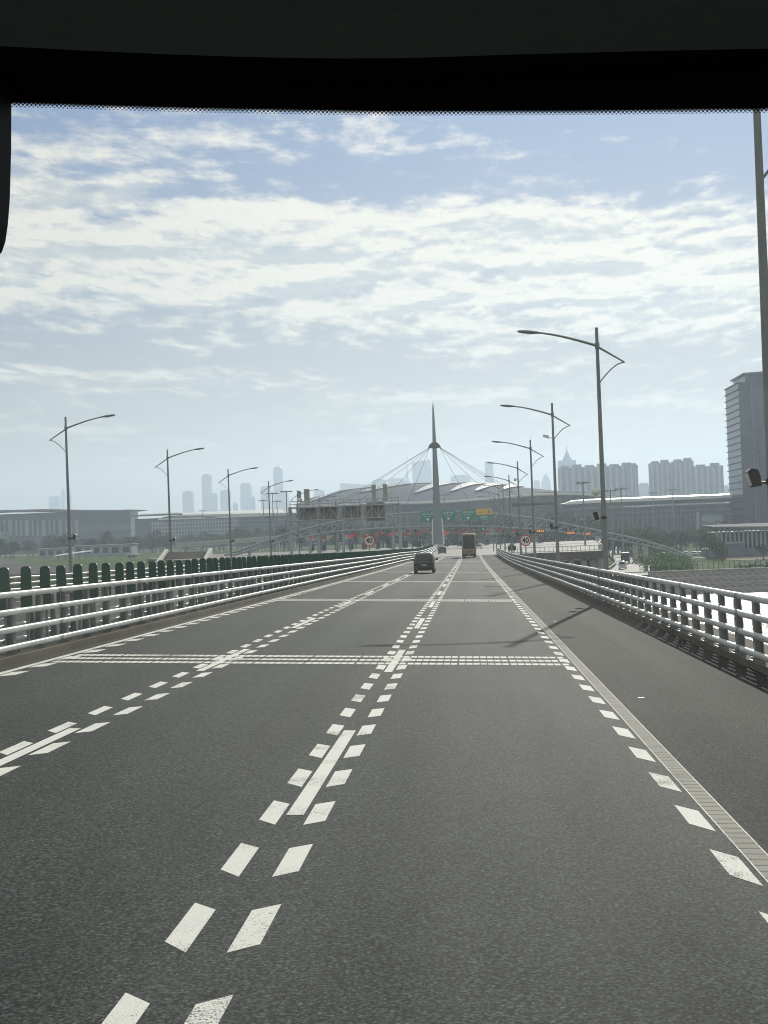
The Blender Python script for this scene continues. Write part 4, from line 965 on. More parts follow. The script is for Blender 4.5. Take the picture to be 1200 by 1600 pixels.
def right_terminal():
    Y = 930.0; o = Vector((120, Y, -6)); t = thing('terminal_pier', 'long terminal block with bright white oversailing roof on the right', 'building', o)
    L = lambda x, y, Yd=Y: P(x, y, Yd) - o
    tp = [(883, 787), (892, 783.5), (920, 781.5), (1000, 778.3), (1080, 775.2), (1146, 772.8)]
    rings = []
    for x, y in tp:
        p = L(x, y); d = 0.5 if x < 890 else 1.9; q = P(x, y - .8, Y + 60) - o
        rings.append([(p.x, p.y, p.z - d), (p.x, 60, q.z - d), (q.x, 60, q.z + .4), (p.x, p.y + .3, p.z)])
    b = MB(); b.loft(rings, smooth=False); b.build('roof', roof_white, t)
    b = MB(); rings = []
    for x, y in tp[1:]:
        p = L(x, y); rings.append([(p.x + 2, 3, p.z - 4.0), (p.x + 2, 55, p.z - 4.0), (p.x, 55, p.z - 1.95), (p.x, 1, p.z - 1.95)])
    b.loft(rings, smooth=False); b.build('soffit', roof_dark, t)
    zt = L(1000, 788).z
    b = MB(); b.box(L(905, 815).x, L(1150, 815).x, 6, 55, -10, zt - 2); b.build('wall', fac_dark, t)
    b = MB()
    for y, dx in ((792, 0), (800, 10), (808, 4)): p = L(1000, y); b.box(L(892 + dx, 815).x, L(1146, 815).x, 2.5, 5.98, p.z - .5, p.z + .3)
    k = 900
    while k < 1146: b.box(L(k, 815).x - .3, L(k, 815).x + .3, 3.5, 5.9, -6, zt - 3); k += 7.5
    b.build('mullions', fac_mid, t)
    b = MB(); p, q = L(1088, 800), L(1094, 835); b.box(p.x, q.x, 0, 2.4, -6, p.z); b.box(L(1097, 815).x, L(1130, 815).x, -1, 2.3, -6, L(1100, 806).z); b.build('entrance_block', fac_pale, t)
right_terminal()

def office_tower():
    Y = 900.0; o = Vector((200, Y, -5)); t = thing('office_tower', 'tall grey office tower with ribbed floors beside the right lamp', 'building', o)
    L = lambda x, y: P(x, y, Y) - o
    x0 = L(1163, 830).x; x1 = L(1262, 700).x; zt = L(1137, 598).z; ztop = L(1160, 582).z; zb = -4
    gl = mat('blue grey curtain wall', (0.05, 0.07, 0.115), 0.3, 0, 0.5, 0.25, 0.09, (1, 1, 2))
    b = MB(); b.box(x0, x1, 0, 45, zb, zt); b.build('body', gl, t)
    n = 24; b = MB()
    for i in range(1, n + 1): z = zb + (zt - zb) * i / n; b.box(x0 - .9, x1 + .4, -.7, 45.3, z - .55, z - .1)
    b.build('floor_slabs', mat('tower band', (0.075, 0.095, 0.135), .7, 0, .2), t)
    k = 0; b = MB(); w = (x1 - x0)
    for fx, ww in ((.19, 1.0), (.23, .6), (.46, .7), (.7, .7)): b.box(x0 + w*fx - ww/2, x0 + w*fx + ww/2, -.45, -.02, zb, zt)
    b.build('vertical_fins', fac_mid, t)
    b = MB(); cx = x0 + w*.205
    for i in range(2, n): z = zb + (zt - zb) * i / n; b.box(cx + .8, cx + 2.8, -.3, -.03, z + .2, z + 2.6)
    b.build('window', fac_dark, t)
    b = MB(); b.box(x0 + 4.6, x1 - 1, 2, 42, zt + .02, ztop - 1.2); b.build('plant_storey', gl, t)
    b = MB(); a = L(1161, 585).x; b.hexa([(a, -1, ztop - 1.1), (x1 + 2, -1, ztop - 1.1), (x1 + 2, 44, ztop - 1.1), (a, 44, ztop - 1.1), (a, -1, ztop - .3), (x1 + 2, -1, ztop + 1.0), (x1 + 2, 44, ztop + 1.0), (a, 44, ztop - .3)]); b.build('roof', fac_mid, t)
office_tower()

def apartments(label, x0, x1, yt, Y, bays, loft_):
    o = P((x0 + x1)/2, 800, Y); o.z = -5; t = thing('apartment_block', label, 'building', o)
    L = lambda x, y: P(x, y, Y) - o
    a, c = L(x0, 780).x, L(x1, 780).x; zt = L((x0 + x1)/2, yt).z
    b = MB(); b.box(a, c, 0, 30, 0, zt); b.build('wall', fac_mid, t)
    b = MB(); n = bays; w = (c - a) / n
    for i in range(n): x = a + w * i; b.box(x + w*.08, x + w*.42, -2.5, -.02, 0, zt - (3 if i % 2 else 0))
    b.build('bays', fac_pale, t)
    b = MB(); k = int(zt / 3.6)
    for i in range(k): b.box(a + .3, c - .3, -1.4, -.03, 3.6*i + 2.9, 3.6*i + 3.5)
    b.build('balcony_bands', fac_mid, t)
    b = MB()
    for i in range(loft_): x = a + (c - a) * (i + .5) / loft_; b.box(x - w*.7, x + w*.7, 4, 20, zt + .02, zt + (4.5 if i % 2 else 2.8))
    b.box(a - .4, c + .4, -.6, 30.4, zt - 1.2, zt - .02); b.build('roof_block', fac_mid, t)
apartments('wide slab of apartments right of the tallest right lamp pole base', 875, 992, 729, 2250, 12, 6)
apartments('narrow end tower joined to the wide apartment slab on the right', 986.5, 998.5, 726.5, 2235, 2, 1)
apartments('left tower of the three joined apartment towers before the office tower', 1019, 1050, 723, 2250, 4, 2)
apartments('tallest middle tower of the three joined apartment towers', 1055, 1086, 720, 2260, 4, 2)
apartments('right hand broad tower of the three joined apartment towers', 1087, 1132, 728, 2250, 5, 2)
apartments('lower link block between the left and middle apartment towers', 1049.5, 1056, 728, 2275, 1, 1)

sky_m = mat('distant tower', (0.09, 0.13, 0.19), 0.6, 0, 0.4, 0.15, 0.02)
sky_m2 = mat('distant tower glass', (0.07, 0.11, 0.17), 0.4, 0, 0.5, 0.15, 0.02)
def tower(label, x0, x1, yt, Y=6300, style='flat', m=None, name='skyscraper'):
    o = P((x0 + x1)/2, 800, Y); o.z = -6; t = thing(name, label, 'skyscraper', o); m = m or (sky_m if random.random() < .5 else sky_m2)
    L = lambda x, y: P(x, y, Y) - o
    a, c = L(x0, 780).x, L(x1, 780).x; zt = L((x0 + x1)/2, yt).z; w = c - a; d = max(20, min(60, w))
    def rg(z, k): return [(-w/2*k, d/2 - d/2*k, z), (w/2*k, d/2 - d/2*k, z), (w/2*k, d/2 + d/2*k, z), (-w/2*k, d/2 + d/2*k, z)]
    b = MB()
    if style == 'round': b.loft([rg(0, 1), rg(zt*.90, 1), rg(zt*.96, .93), rg(zt*.99, .78), rg(zt, .6)], smooth=False)
    elif style == 'dome': b.loft([rg(0, 1), rg(zt*.72, 1), rg(zt*.82, .93), rg(zt*.90, .76), rg(zt*.96, .5), rg(zt, .18)], smooth=False)
    elif style == 'slope': b.hexa([(-w/2, 0, 0), (w/2, 0, 0), (w/2, d, 0), (-w/2, d, 0), (-w/2, 0, zt + 3), (w/2, 0, zt - 8), (w/2, d, zt - 8), (-w/2, d, zt + 3)])
    else: b.loft([rg(0, 1), rg(zt, 1)], smooth=False)
    b.build('body', m, t)
    top = zt*.70 if style in ('dome', 'round') else zt - 12
    b = MB(); n = max(2, int(w / 9)); k = 5.0 + random.random()*3
    for i in range(n + 1): x = -w/2 + w*i/n; b.box(x - .9, x + .9, -1.2, -.03, 0, top)
    b.build('fins', fac_mid, t)
    if style == 'flat':
        b = MB(); r = random.random()*.3; b.box(-w*(.18 + r), w*.28, d*.2, d*.8, zt + .02, zt + 5); b.build('roof_block', m, t)
    if style == 'dome': b = MB(); b.tube([(0, d/2, zt), (0, d/2, zt + 8)], [1.2, .4], 6); b.build('spire', m, t)
    return t, L
for a in [('faint tower with a flat top above the left terminal hall', 77, 92, 776, 7800), ('faint thin tower behind the leftmost lamp pole', 97, 101, 766, 7800), ('faint slim tower right of the leftmost lamp pole', 106.5, 111, 763, 7800),
          ('short square tower between the two leftmost lamps', 286, 301, 768.5), ('tall narrow tower with low annexe left of the third lamp', 317, 331, 742.5), ('shoulder block joined to the right of a tall narrow tower', 331.5, 339.5, 772), ('square tower just left of the third lamp pole', 345, 359.5, 767), ('low stub tower behind the third lamp pole', 364.5, 371, 787),
          ('round topped tower right of the third lamp pole', 376.5, 393, 754, 6300, 'round'), ('low shoulder block against the round topped tower', 393.5, 398.5, 777), ('plain slab tower left of the tallest left tower', 408.5, 423, 761), ('tallest tower of the left skyline, rounded crown', 429, 442.8, 729, 6300, 'round'), ('low block right of the tallest left tower', 443, 451, 770),
          ('pale small block over the gantry', 492, 507, 767), ('wide block with sloping roof above the gantry', 533, 571, 755, 6300, 'slope'), ('stepped low block above the gantry middle', 570, 583, 759), ('flat block left of the wide flat slab', 583.5, 605, 750), ('wide flat slab left of the pointed tower', 608, 634, 748.5),
          ('broad bulky block directly left of the mast', 647, 675.5, 721), ('dark upper half of the bulky block behind the mast', 668, 676.5, 719.5, 6360), ('lone square block right of the mast', 706, 737, 743.5), ('slim tall tower alone right of the mast', 760.5, 773, 722.5),
          ('small low block left of the dome topped tower', 835.5, 845.5, 752), ('small dome topped tower behind the second right lamp', 847.5, 862.7, 741, 6300, 'dome'), ('low pale block between the apartment groups', 998.5, 1019, 757.5, 4000), ('low block between apartments and office tower', 1133, 1142, 761, 4000)]: tower(*a)
t, L = tower('pointed tower with round body and needle left of the mast', 631.5, 645, 748, 6300, 'dome', sky_m)
zt = L(638, 748).z; zs = L(636.5, 706).z; b = MB(); b.tube([(0, 10, zt), (0, 10, zt + (zs-zt)*.3), (0, 10, zt + (zs-zt)*.45), (0, 10, zs)], [5, 3, 1.6, .5], 8); b.build('needle', sky_m, t)
t, L = tower('stepped palace like tower with pointed cap behind the wide apartments', 876, 903, 719, 4300, 'flat', sky_m)
z0 = L(889, 719).z; z1 = L(888, 703).z; z2 = L(888, 699).z; b = MB(); b.tube([(0, 10, z0), (0, 10, z0 + (z1-z0)*.35), (0, 10, z0 + (z1-z0)*.7), (0, 10, z1), (0, 10, z1 + 16)], [12, 10, 5, 1.5, .4], 8); b.build('pointed_cap', sky_m, t)

# distant hills
hm = mat('distant wooded hill', (0.05, 0.065, 0.05), 0.9)
b = MB(); pts = []
for i in range(121):
    px = -120 + 1440 * i / 120; h = 20 + 10*math.sin(i*.35) + 7*math.sin(i*.9 + 1) + 26*math.exp(-((px - 128)/28)**2) + 22*math.exp(-((px - 262)/40)**2) + 8*math.sin(i*2.3)
    q = P(px, 840, 8000); pts.append((q.x, h * 1.7))
n = len(pts); vs = [(x, 8000, -10) for x, h in pts] + [(x, 8150, h*.8 - 4) for x, h in pts] + [(x, 8350, h) for x, h in pts] + [(x, 8700, -10) for x, h in pts]
b.add(vs, [(j*n+i, j*n+i+1, (j+1)*n+i+1, (j+1)*n+i) for j in range(3) for i in range(n-1)], True); struct(b.build('hills', hm, sheet=True))

# ------------------------------------------------------------------ smaller buildings and structures
def hall():
    Y = 505.0; o = Vector((95, Y, -9.5)); t = thing('colonnade_hall', 'low hall with a row of pale columns and thin flat roof at right', 'building', o)
    L = lambda x, y: P(x, y, Y) - o
    a, c = L(1121, 840).x, L(1290, 840).x; zt = L(1150, 829).z; zb = L(1150, 857).z
    b = MB(); b.box(a + 1.5, c, 4, 30, zb, zt - .4); b.build('wall', fac_dark, t)
    b = MB(); b.box(a - 1, c, -.5, 30, 0, zb); b.build('base', fac_mid, t)
    b = MB(); p = L(1113, 823); b.hexa([(p.x, -2, p.z - .5), (c, -2, zt - .3), (c, 32, zt + 1.2), (p.x + 1, 32, p.z - .2), (p.x, -2, p.z), (c, -2, zt + .4), (c, 32, zt + 2.2), (p.x + 1, 32, p.z + .6)]); b.build('roof', mat('hall roof grey', (0.10, 0.105, 0.11), .9, 0, .1), t)
    x = a; col0 = None
    while x < c - 1:
        if col0 is None: b = MB(); b.bbox(-.3, .3, -.3, .3, zb, zt - .1, .05); col0 = b.build('column', fac_pale, t); col0.location = (x, .5, 0)
        else: copy_part(col0, t, (x, .5, 0))
        x += 1.45
    b = MB(); p, q = L(1134, 845), L(1158, 857); b.box(p.x, q.x, -4, -.35, 0, q.z + 1.8); b.build('porch', fac_mid, t)
    b = MB(); b.box(p.x - .6, q.x + .6, -4.5, -.32, q.z + 1.82, q.z + 2.3); b.build('porch_roof', fac_pale, t)
hall()
def low_house(label, x0, x1, yt, yb, Y, depth, flat_roof=True):
    o = P((x0 + x1)/2, yb, Y); o.z = hland(o.x, Y); t = thing('low_building', label, 'building', o); L = lambda x, y: P(x, y, Y) - o
    a, c = L(x0, yb).x, L(x1, yb).x; h = L((x0+x1)/2, yt).z
    b = MB(); b.box(a, c, 0, depth, -.5, h); b.build('wall', fac_pale, t)
    b = MB(); b.box(a - .5, c + .5, -.5, depth + .5, h + .01, h + .4); b.build('roof', roof_white, t)
    n = max(2, int((c - a)/4)); w = (c - a)/n
    for i in range(min(n, 12)):
        q = MB(); q.box(a + w*i + w*.2, a + w*i + w*.8, -.06, -.01, h*.3, h*.8); q.build('window', fac_dark, t)
low_house('long low pale building in the field at left, flat roofed', 116, 172, 852.5, 862, 800, 16)
low_house('taller end block of the low pale buildings at left', 172, 206, 851, 868, 780, 14)
low_house('small square hut right of the low pale buildings', 199.5, 212, 867, 878, 640, 6)
low_house('row of low sheds behind the pale canopy at left', 60, 112, 857, 865, 820, 12)
o = P(112, 868, 700); o.z = hland(o.x, 700); t = thing('pale_canopy', 'white low canopy roof on posts right of the leftmost lamp pole', 'canopy', o)
b = MB(); L = lambda x, y: P(x, y, 700) - o
p0, p1 = L(86, 869), L(139, 861.5); b.hexa([(p0.x, -4, p0.z - .3), (p1.x, -4, p1.z - .3), (p1.x, 7, p1.z - .1), (p0.x, 7, p0.z - .1), (p0.x, -4, p0.z), (p1.x, -4, p1.z), (p1.x, 7, p1.z + .7), (p0.x, 7, p0.z + .7)]); b.build('roof', roof_white, t)
for k in range(5): x = p0.x + (p1.x - p0.x)*(k + .5)/5; q = MB(); q.bar((x, 0, -.5), (x, 0, p0.z + (p1.z - p0.z)*(k+.5)/5 - .2), .18); q.build('post', steel_post, t)
def stepped_bank():
    Ya, Yb = 415.0, 480.0; o = P(290, 880, Ya); o.z = -3.6; t = thing('stepped_bank', 'grey stepped bank between two pale sloping walls at left', 'steps', o)
    f0, f1 = P(250, 883, Ya) - o, P(317, 881, Ya) - o; r0, r1 = P(263, 862.5, Yb) - o, P(327, 861, Yb) - o; n = 12
    b = MB()
    for i in range(n):
        u = i/n; u2 = (i+1)/n; a = f0.lerp(r0, u); c = f1.lerp(r1, u); a2 = f0.lerp(r0, u2); c2 = f1.lerp(r1, u2)
        b.hexa([(a.x, a.y, -2), (c.x, c.y, -2), (c2.x, c2.y, -2), (a2.x, a2.y, -2), (a.x, a.y, a2.z), (c.x, c.y, c2.z), (c2.x, c2.y, c2.z), (a2.x, a2.y, a2.z)])
    b.build('steps', concrete, t)
    for a, c, s in ((f0, r0, -1), (f1, r1, 1)):
        w = 1.0*s; b = MB(); x0, x1 = sorted((0, w)); b.hexa([(a.x + x0, a.y - 1, -2), (a.x + x1, a.y - 1, -2), (c.x + x1, c.y, -2), (c.x + x0, c.y, -2), (a.x + x0, a.y - 1, a.z + 1), (a.x + x1, a.y - 1, a.z + 1), (c.x + x1, c.y, c.z + 1), (c.x + x0, c.y, c.z + 1)]); b.build('side_wall', concrete_pale, t)
stepped_bank()
def viaduct(label, pts, Y, w=9):
    o = Vector((P(pts[0][0], pts[0][1], Y).x, Y, 0)); t = thing('viaduct', label, 'viaduct', o)
    ps = [P(x, y, Y) - o for x, y in pts]
    b = MB(); b.loft([[(p.x, 0, p.z - 1.5), (p.x, w, p.z - 1.5), (p.x, w, p.z), (p.x, 0, p.z)] for p in ps], smooth=False); b.build('deck', concrete_pale, t)
    b = MB(); b.loft([[(p.x, -.3, p.z - .3), (p.x, 0, p.z - .3), (p.x, 0, p.z + 1), (p.x, -.3, p.z + 1)] for p in ps], smooth=False); b.build('parapet', concrete_pale, t)
    for k in range(7):
        u = (k + .5)/7*(len(ps) - 1); i = int(u); p = ps[i].lerp(ps[min(i+1, len(ps)-1)], u - i); q = MB(); q.box(p.x - .8, p.x + .8, 2, w - 2, -9, p.z - 1.52); q.build('pier', concrete_pale, t)
viaduct('grey elevated road rising to the right behind the left lamps', [(276, 851), (320, 848), (370, 844.5), (425, 840), (470, 838)], 780)
viaduct('grey elevated road crossing low behind the toll booths', [(470, 841), (560, 838), (640, 835), (720, 832.5), (800, 830.5), (860, 829)], 800)
# fence along the far bank
def fence():
    t = thing('bank_fence', 'thin dark fence standing on the far bank above the water', 'fence', (0, 365.9, -9.4)); p0 = None
    x = P(1000, 890, 366).x; xe = 128; b = MB()
    for z in (.15, 1.9): b.bar((x, 0, z), (xe, 0, z), .02)
    b.build('fence_wire', steel_post, t)
    dk = mat('dark fence post', (0.02, 0.022, 0.02), .7)
    while x < xe:
        if p0 is None: b = MB(); b.box(-.07, .07, -.07, .07, -.2, 2.15); p0 = b.build('post', dk, t); p0.location = (x, 0, 0)
        else: copy_part(p0, t, (x, 0, 0))
        x += 1.27
fence()
# high floodlight masts
def high_mast(label, px, yt, Y, rr=1.5):
    o = P(px, yt, Y); top = o.z; o.z = hland(o.x, Y); H = top - o.z
    t = thing('floodlight_mast', label, 'floodlight mast', o, 0, 'tall floodlight masts')
    b = MB(); b.tube([(0, 0, -.5), (0, 0, H - .4)], [.36, .16], 10); b.build('pole', lamp_grey, t)
    b = MB(); b.tube([(0, 0, H - .5), (0, 0, H)], .38, 10)
    for k in range(8): a = math.pi*k/4; b.bar((0, 0, H - .35), (rr*math.cos(a), rr*math.sin(a), H - .3), .07)
    b.build('ring', lamp_grey, t)
    for k in range(8):
        a = math.pi*k/4; q = MB(); x, y = rr*math.cos(a), rr*math.sin(a); q.bbox(x - .38, x + .38, y - .38, y + .38, H - .62, H - .18, .08); q.build('floodlight', lamp_grey, t)
for a in [('ring topped floodlight mast between the two nearest right lamps', 910.5, 752, 420), ('ring topped mast just right of the nearest full right lamp', 953.5, 765, 520, 1.7), ('ring topped mast over the white terminal roof at right', 970, 762, 520, 1.8), ('faint ring topped mast left of the apartment trio middle', 1020, 768.5, 700, 1.8), ('faint ring topped mast in front of the middle apartment tower', 1050.5, 763.5, 700, 1.9),
          ('large ring topped mast touching the gantry left end', 447, 766.5, 583, 2.0), ('ring topped mast behind the fourth left lamp pole', 425.5, 769.5, 583, 2.0), ('smaller ring topped mast left of the fourth left lamp', 411, 781, 740, 1.9), ('smaller ring topped mast between two larger masts', 432.5, 782, 740, 1.9), ('tiny ring topped mast above the white wing roof', 316, 797, 950, 2.0), ('ring topped mast just right of the spire mast', 694.5, 772, 740, 1.9)]: high_mast(*a)

# ------------------------------------------------------------------ trees and bushes
def leaf_mat(name, c):
    m = mat(name, c, 0.75, 0, 0.25, 0.55, 0.9); return m
lf = [leaf_mat('deep green leaves', (0.035, 0.055, 0.025)), leaf_mat('mid green leaves', (0.06, 0.10, 0.03)), leaf_mat('olive leaves', (0.07, 0.08, 0.035))]
bark = mat('bark', (0.08, 0.06, 0.045), .9)
def leaves(b, c, rad, n, size, rnd):
    for _ in range(n):
        while True:
            v = Vector((rnd.uniform(-1, 1), rnd.uniform(-1, 1), rnd.uniform(-1, 1)))
            if .35 < v.length < 1: break
        p = Vector(c) + Vector((v.x*rad[0], v.y*rad[1], v.z*rad[2]))
        a = Vector((rnd.gauss(0, 1), rnd.gauss(0, 1), rnd.gauss(0, 1))).normalized(); q = a.orthogonal().normalized(); r = a.cross(q); s = size*rnd.uniform(.6, 1.3)
        b.add([p - q*s, p - r*s*.5, p + q*s, p + r*s*.5], [(0, 1, 2, 3)])
def make_tree(label, group, m, seed, H, W, n=520):
    rnd = random.Random(seed); t = thing('broadleaf_tree', label, 'tree', (0, 0, 0), 0, group)
    b = MB(); b.tube([(0, 0, -.5), (.1, 0, H*.3), (0, .1, H*.6)], [.28, .2, .08], 7)
    for k in range(5): a = k*1.3 + seed; b.bar((.05, 0, H*(.3 + .05*k)), (W*.33*math.cos(a), W*.33*math.sin(a), H*(.55 + .06*k)), .06)
    b.build('trunk', bark, t)
    b = MB()
    for k in range(8):
        a = k*2.4 + seed; rr = W*.30*rnd.uniform(.3, 1.1); leaves(b, (rr*math.cos(a), rr*math.sin(a), H*rnd.uniform(.45, .85)), (W*.24, W*.24, H*.16), n//8, .42, rnd)
    b.build('crown', m, t, sheet=True); return t
protoL = [make_tree('hazy dark green tree in the band before the left terminal buildings', 'trees before the left terminals', lf[i], 11 + i, 8 + i*1.5, 7 + i) for i in range(3)]
protoR = [make_tree('dark green tree in the wooded strip left of the office tower', 'trees in the wooded strip at right', lf[i], 21 + i, 8 + i*1.5, 7.5 + i) for i in range(3)]
rnd = random.Random(3)
used = set()
def plant(protos, i, x, y, sc_, label=None):
    k = rnd.randrange(3); t = protos[k]; loc = (x, y, hland(x, y))
    if (id(protos), k) not in used: used.add((id(protos), k)); t.location = loc; r = t
    else: r = dup(t, loc, rnd.uniform(0, 6.28))
    r.scale = (sc_*rnd.uniform(.85, 1.2), sc_*rnd.uniform(.85, 1.2), sc_); r.rotation_euler = (0, 0, rnd.uniform(0, 6.28))
    if label: r['label'] = label; r['group'] = 'single trees'
    return r
for i in range(125):
    px = rnd.uniform(-15, 470); Y = rnd.uniform(860, 1180); q = P(px, 840, Y); plant(protoL, i, q.x, Y, rnd.uniform(.8, 1.5))
protoM = [make_tree('hazy tree in the green belt behind the toll booth row', 'trees behind the toll booths', lf[i], 31 + i, 9 + i*1.5, 8 + i, 400) for i in range(3)]
for i in range(62):
    px = rnd.uniform(440, 925); Y = rnd.uniform(600, 720); q = P(px, 840, Y); plant(protoM, i, q.x, Y, rnd.uniform(.8, 1.15) * (1.0 if px < 700 else 1.5))
for i in range(104):
    px = rnd.uniform(925, 1150); Y = rnd.uniform(560, 840); q = P(px, 840, Y); plant(protoR, i, q.x, Y, rnd.uniform(.7, 1.2))
for px, Y, s_, l in ((1104, 500, 1.05, 'dark bushy tree at the left end of the colonnade hall'), (1117, 478, .95, 'dark rounded tree standing before the hall, over pale sand'), (1192, 470, .6, 'dark low tree at the right edge before the hall'), (1127, 440, .5, 'low dark tree above the bank fence')):
    q = P(px, 850, Y); plant(protoR, 0, q.x, Y, s_, l)
b = MB(); rnd = random.Random(5)
for i in range(420):
    Y = rnd.uniform(370, 640); x0 = P(1012 - (Y - 372)*.16, 880, Y).x; x1 = P(1078 - (Y-372)*.05, 880, Y).x; x = rnd.uniform(x0, x1); r = rnd.uniform(.9, 2.2)
    leaves(b, (x, Y, hland(x, Y) + r*.4), (r*1.3, r*1.3, r*.9), 42, .34, rnd)
struct(b.build('shrub_thicket', leaf_mat('bright shrub leaves', (0.10, 0.19, 0.045)), sheet=True), 'stuff'); tagst = bpy.data.objects['shrub_thicket']; tag(tagst, 'green overgrown shrubs between slip road and arch end', 'shrubs', None, 'stuff')
b = MB()
for i in range(90):
    x = rnd.uniform(66, 112); Y = rnd.uniform(368, 392) if x > 60 else 380; r = rnd.uniform(.7, 1.5); leaves(b, (x, Y, hland(x, Y) + r*.4), (r*1.4, r, r*.9), 40, .3, rnd)
o = b.build('bank_shrubs', lf[0], sheet=True); tag(o, 'dark low shrubs behind the bank fence at right', 'shrubs', None, 'stuff')
# parked cars far off in the trees at right, seen as a few pale specks
p0 = None
for i in range(9):
    px = 1040 + i*7.2; Y = 556; q = P(px, 845, Y); loc = (q.x, Y, hland(q.x, Y))
    if p0 is None: p0 = make_car('parked_car', 'small pale parked car before the wooded strip at right', 'car', loc, R(75), 4.4, 1.8, 1.5, paint_white); p0['group'] = 'cars parked before the wooded strip'
    elif i not in (3, 6): dup(p0, loc, R(70 + 10*(i % 2)))

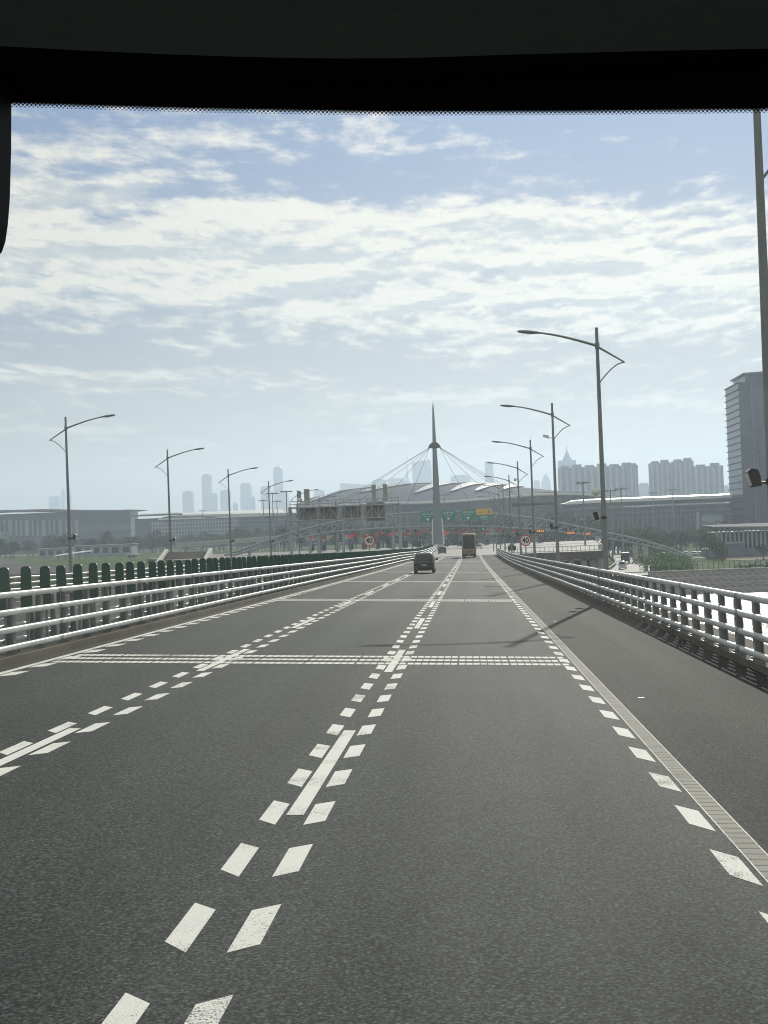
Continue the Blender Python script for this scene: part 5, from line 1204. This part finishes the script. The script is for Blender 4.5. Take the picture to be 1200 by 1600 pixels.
# ------------------------------------------------------------------ the coach we ride in: lining, windscreen, mirror
def own_coach():
    t = thing('coach_cab', 'dark front of the coach we ride in: ceiling lining and windscreen', 'coach', (0, 0, zroad(0, 0))); o = Vector(t.location)
    Yw = 1.9
    zc = EYE.z + .56
    lin = mat('dark ceiling lining', (0.12, 0.14, 0.13), .9, 0, .2, 0.12, 60)
    frit = mat('black ceramic band', (0.004, 0.004, 0.005), .6, 0, .2)
    xs_ = [-900 + 3200*i/60 for i in range(61)]
    fe = [(-300, 62), (0, 72), (130, 79), (260, 85), (400, 89.5), (520, 91.5), (650, 90.5), (780, 86), (1000, 80), (1200, 76), (1500, 66)]
    front = []
    for px in xs_:
        d = P(px, interp(fe, px), 1.0) - EYE; s_ = .56 / d.z; front.append(EYE + d*s_ - o)
    n = len(front)
    b = MB(); vs = [(p.x, p.y, p.z) for p in front] + [(p.x*1.02, -2.6, p.z) for p in front] + [(p.x, p.y + .015, p.z + .03) for p in front] + [(p.x*1.02, -2.6, p.z + .03) for p in front]
    b.add(vs, [(i, i+1, n+i+1, n+i) for i in range(n-1)] + [(2*n+i, 3*n+i, 3*n+i+1, 2*n+i+1) for i in range(n-1)] + [(i, 2*n+i, 2*n+i+1, i+1) for i in range(n-1)]); b.build('ceiling_lining', lin, t, sheet=True)
    b = MB(); b.box(-1.5, 1.5, -2.6, 1.93, zc - o.z + .16, zc - o.z + .22); b.build('roof', frit, t)
    # windscreen: glass, black band along the top, dots fading it out
    gl = bpy.data.materials.new('windscreen glass'); gl.use_nodes = True; nt = gl.node_tree; N = nt.nodes; L_ = nt.links
    for nd in list(N): N.remove(nd)
    ou = N.new('ShaderNodeOutputMaterial'); mx = N.new('ShaderNodeMixShader'); tr = N.new('ShaderNodeBsdfTransparent'); gs = N.new('ShaderNodeBsdfGlossy'); tr.inputs[0].default_value = (.97, .985, .98, 1); gs.inputs['Roughness'].default_value = .02
    du = N.new('ShaderNodeBsdfTranslucent'); md = N.new('ShaderNodeMixShader'); tcx = N.new('ShaderNodeTexCoord')
    dn = N.new('ShaderNodeTexNoise'); dn.inputs['Scale'].default_value = 3.0; dn.inputs['Detail'].default_value = 9; dn.inputs['Roughness'].default_value = .75; L_.new(tcx.outputs['Object'], dn.inputs['Vector'])
    dr = N.new('ShaderNodeMapRange'); dr.inputs[1].default_value = .42; dr.inputs[2].default_value = .75; dr.inputs[3].default_value = .004; dr.inputs[4].default_value = .03; L_.new(dn.outputs['Fac'], dr.inputs[0])
    L_.new(dr.outputs[0], md.inputs[0]); L_.new(tr.outputs[0], md.inputs[1]); L_.new(du.outputs[0], md.inputs[2])
    mx.inputs[0].default_value = .03; L_.new(md.outputs[0], mx.inputs[1]); L_.new(gs.outputs[0], mx.inputs[2]); L_.new(mx.outputs[0], ou.inputs[0])
    zt = zc - o.z + .155; zb = EYE.z - 1.05 - o.z
    b = MB(); m_ = 12; vs = []
    for j in range(2):
        for i in range(m_ + 1): x = -1.45 + 2.9*i/m_; vs.append((x, Yw + .02 - .02*(x/1.4)**2, zb if j == 0 else zt))
    b.add(vs, [(i, i+1, m_+1+i+1, m_+1+i) for i in range(m_)], True); ws = b.build('windscreen', gl, t, sheet=True)
    le = [(-300, 146), (18, 158.5), (300, 167), (600, 172), (900, 171), (1180, 168), (1500, 161)]
    lo = [P(px, interp(le, px), Yw - .012) - o for px in xs_]
    b = MB(); vs = [(p.x, p.y, p.z) for p in lo] + [(p.x, p.y, zt) for p in lo]; vs += [(x, y + .006, z) for x, y, z in vs]
    b.add(vs, [(i, i+1, n+i+1, n+i) for i in range(n-1)] + [(2*n+i, 3*n+i, 3*n+i+1, 2*n+i+1) for i in range(n-1)] + [(i, 2*n+i, 2*n+i+1, i+1) for i in range(n-1)]); b.build('frit_band', frit, ws, sheet=True)
    b = MB(); k = 0; px = -40.0
    while px < 1260:
        for row, (dy, rr) in enumerate(((1.2, .0024), (4.6, .0017), (7.6, .0011))):
            c = P(px + (3.3 if row % 2 else 0), interp(le, px) + dy, Yw - .010) - o
            b.add([c + Vector((rr*math.cos(a*math.pi/3), 0, rr*math.sin(a*math.pi/3))) for a in range(6)], [(0, 1, 2, 3, 4, 5)])
        px += 6.6
    b.build('frit_dots', frit, ws, sheet=True)
    b = MB(); poly = [P(x, y, 1.86) - o for x, y in ((18, 140), (17.6, 230), (15.5, 310), (12.5, 350), (8.5, 378), (3, 394), (-7, 404), (-20, 407), (-120, 407), (-120, 135))]
    b.prism(poly, (-.012, -.05, 0)); b.build('mirror_housing', frit, t)
    b = MB(); b.tube([P(-60, 140, 1.85) - o, P(-60, 100, 1.85) - o], .02, 8); b.build('mirror_arm', frit, t)
own_coach()

# ------------------------------------------------------------------ haze
if HAZE_DENSITY > 0:
    b = MB(); b.box(-3950, 3950, -300, 9000, -19, 430); hz = b.build('haze', None) if False else None
    me = bpy.data.meshes.new('haze'); me.from_pydata([tuple(v) for v in b.v], [], b.f); bm = bmesh.new(); bm.from_mesh(me); bmesh.ops.recalc_face_normals(bm, faces=bm.faces); bm.to_mesh(me); bm.free()
    hzo = bpy.data.objects.new('haze', me); COL.objects.link(hzo); hzo['kind'] = 'stuff'; hzo['label'] = 'pale blue morning haze over the whole place'; hzo['category'] = 'haze'
    m = bpy.data.materials.new('pale haze'); m.use_nodes = True; nt = m.node_tree
    for nd in list(nt.nodes): nt.nodes.remove(nd)
    ou = nt.nodes.new('ShaderNodeOutputMaterial'); pv = nt.nodes.new('ShaderNodeVolumePrincipled'); pv.inputs['Density'].default_value = HAZE_DENSITY; pv.inputs['Color'].default_value = HAZE_COLOR; pv.inputs['Anisotropy'].default_value = 0.45
    nt.links.new(pv.outputs[0], ou.inputs['Volume']); me.materials.append(m)
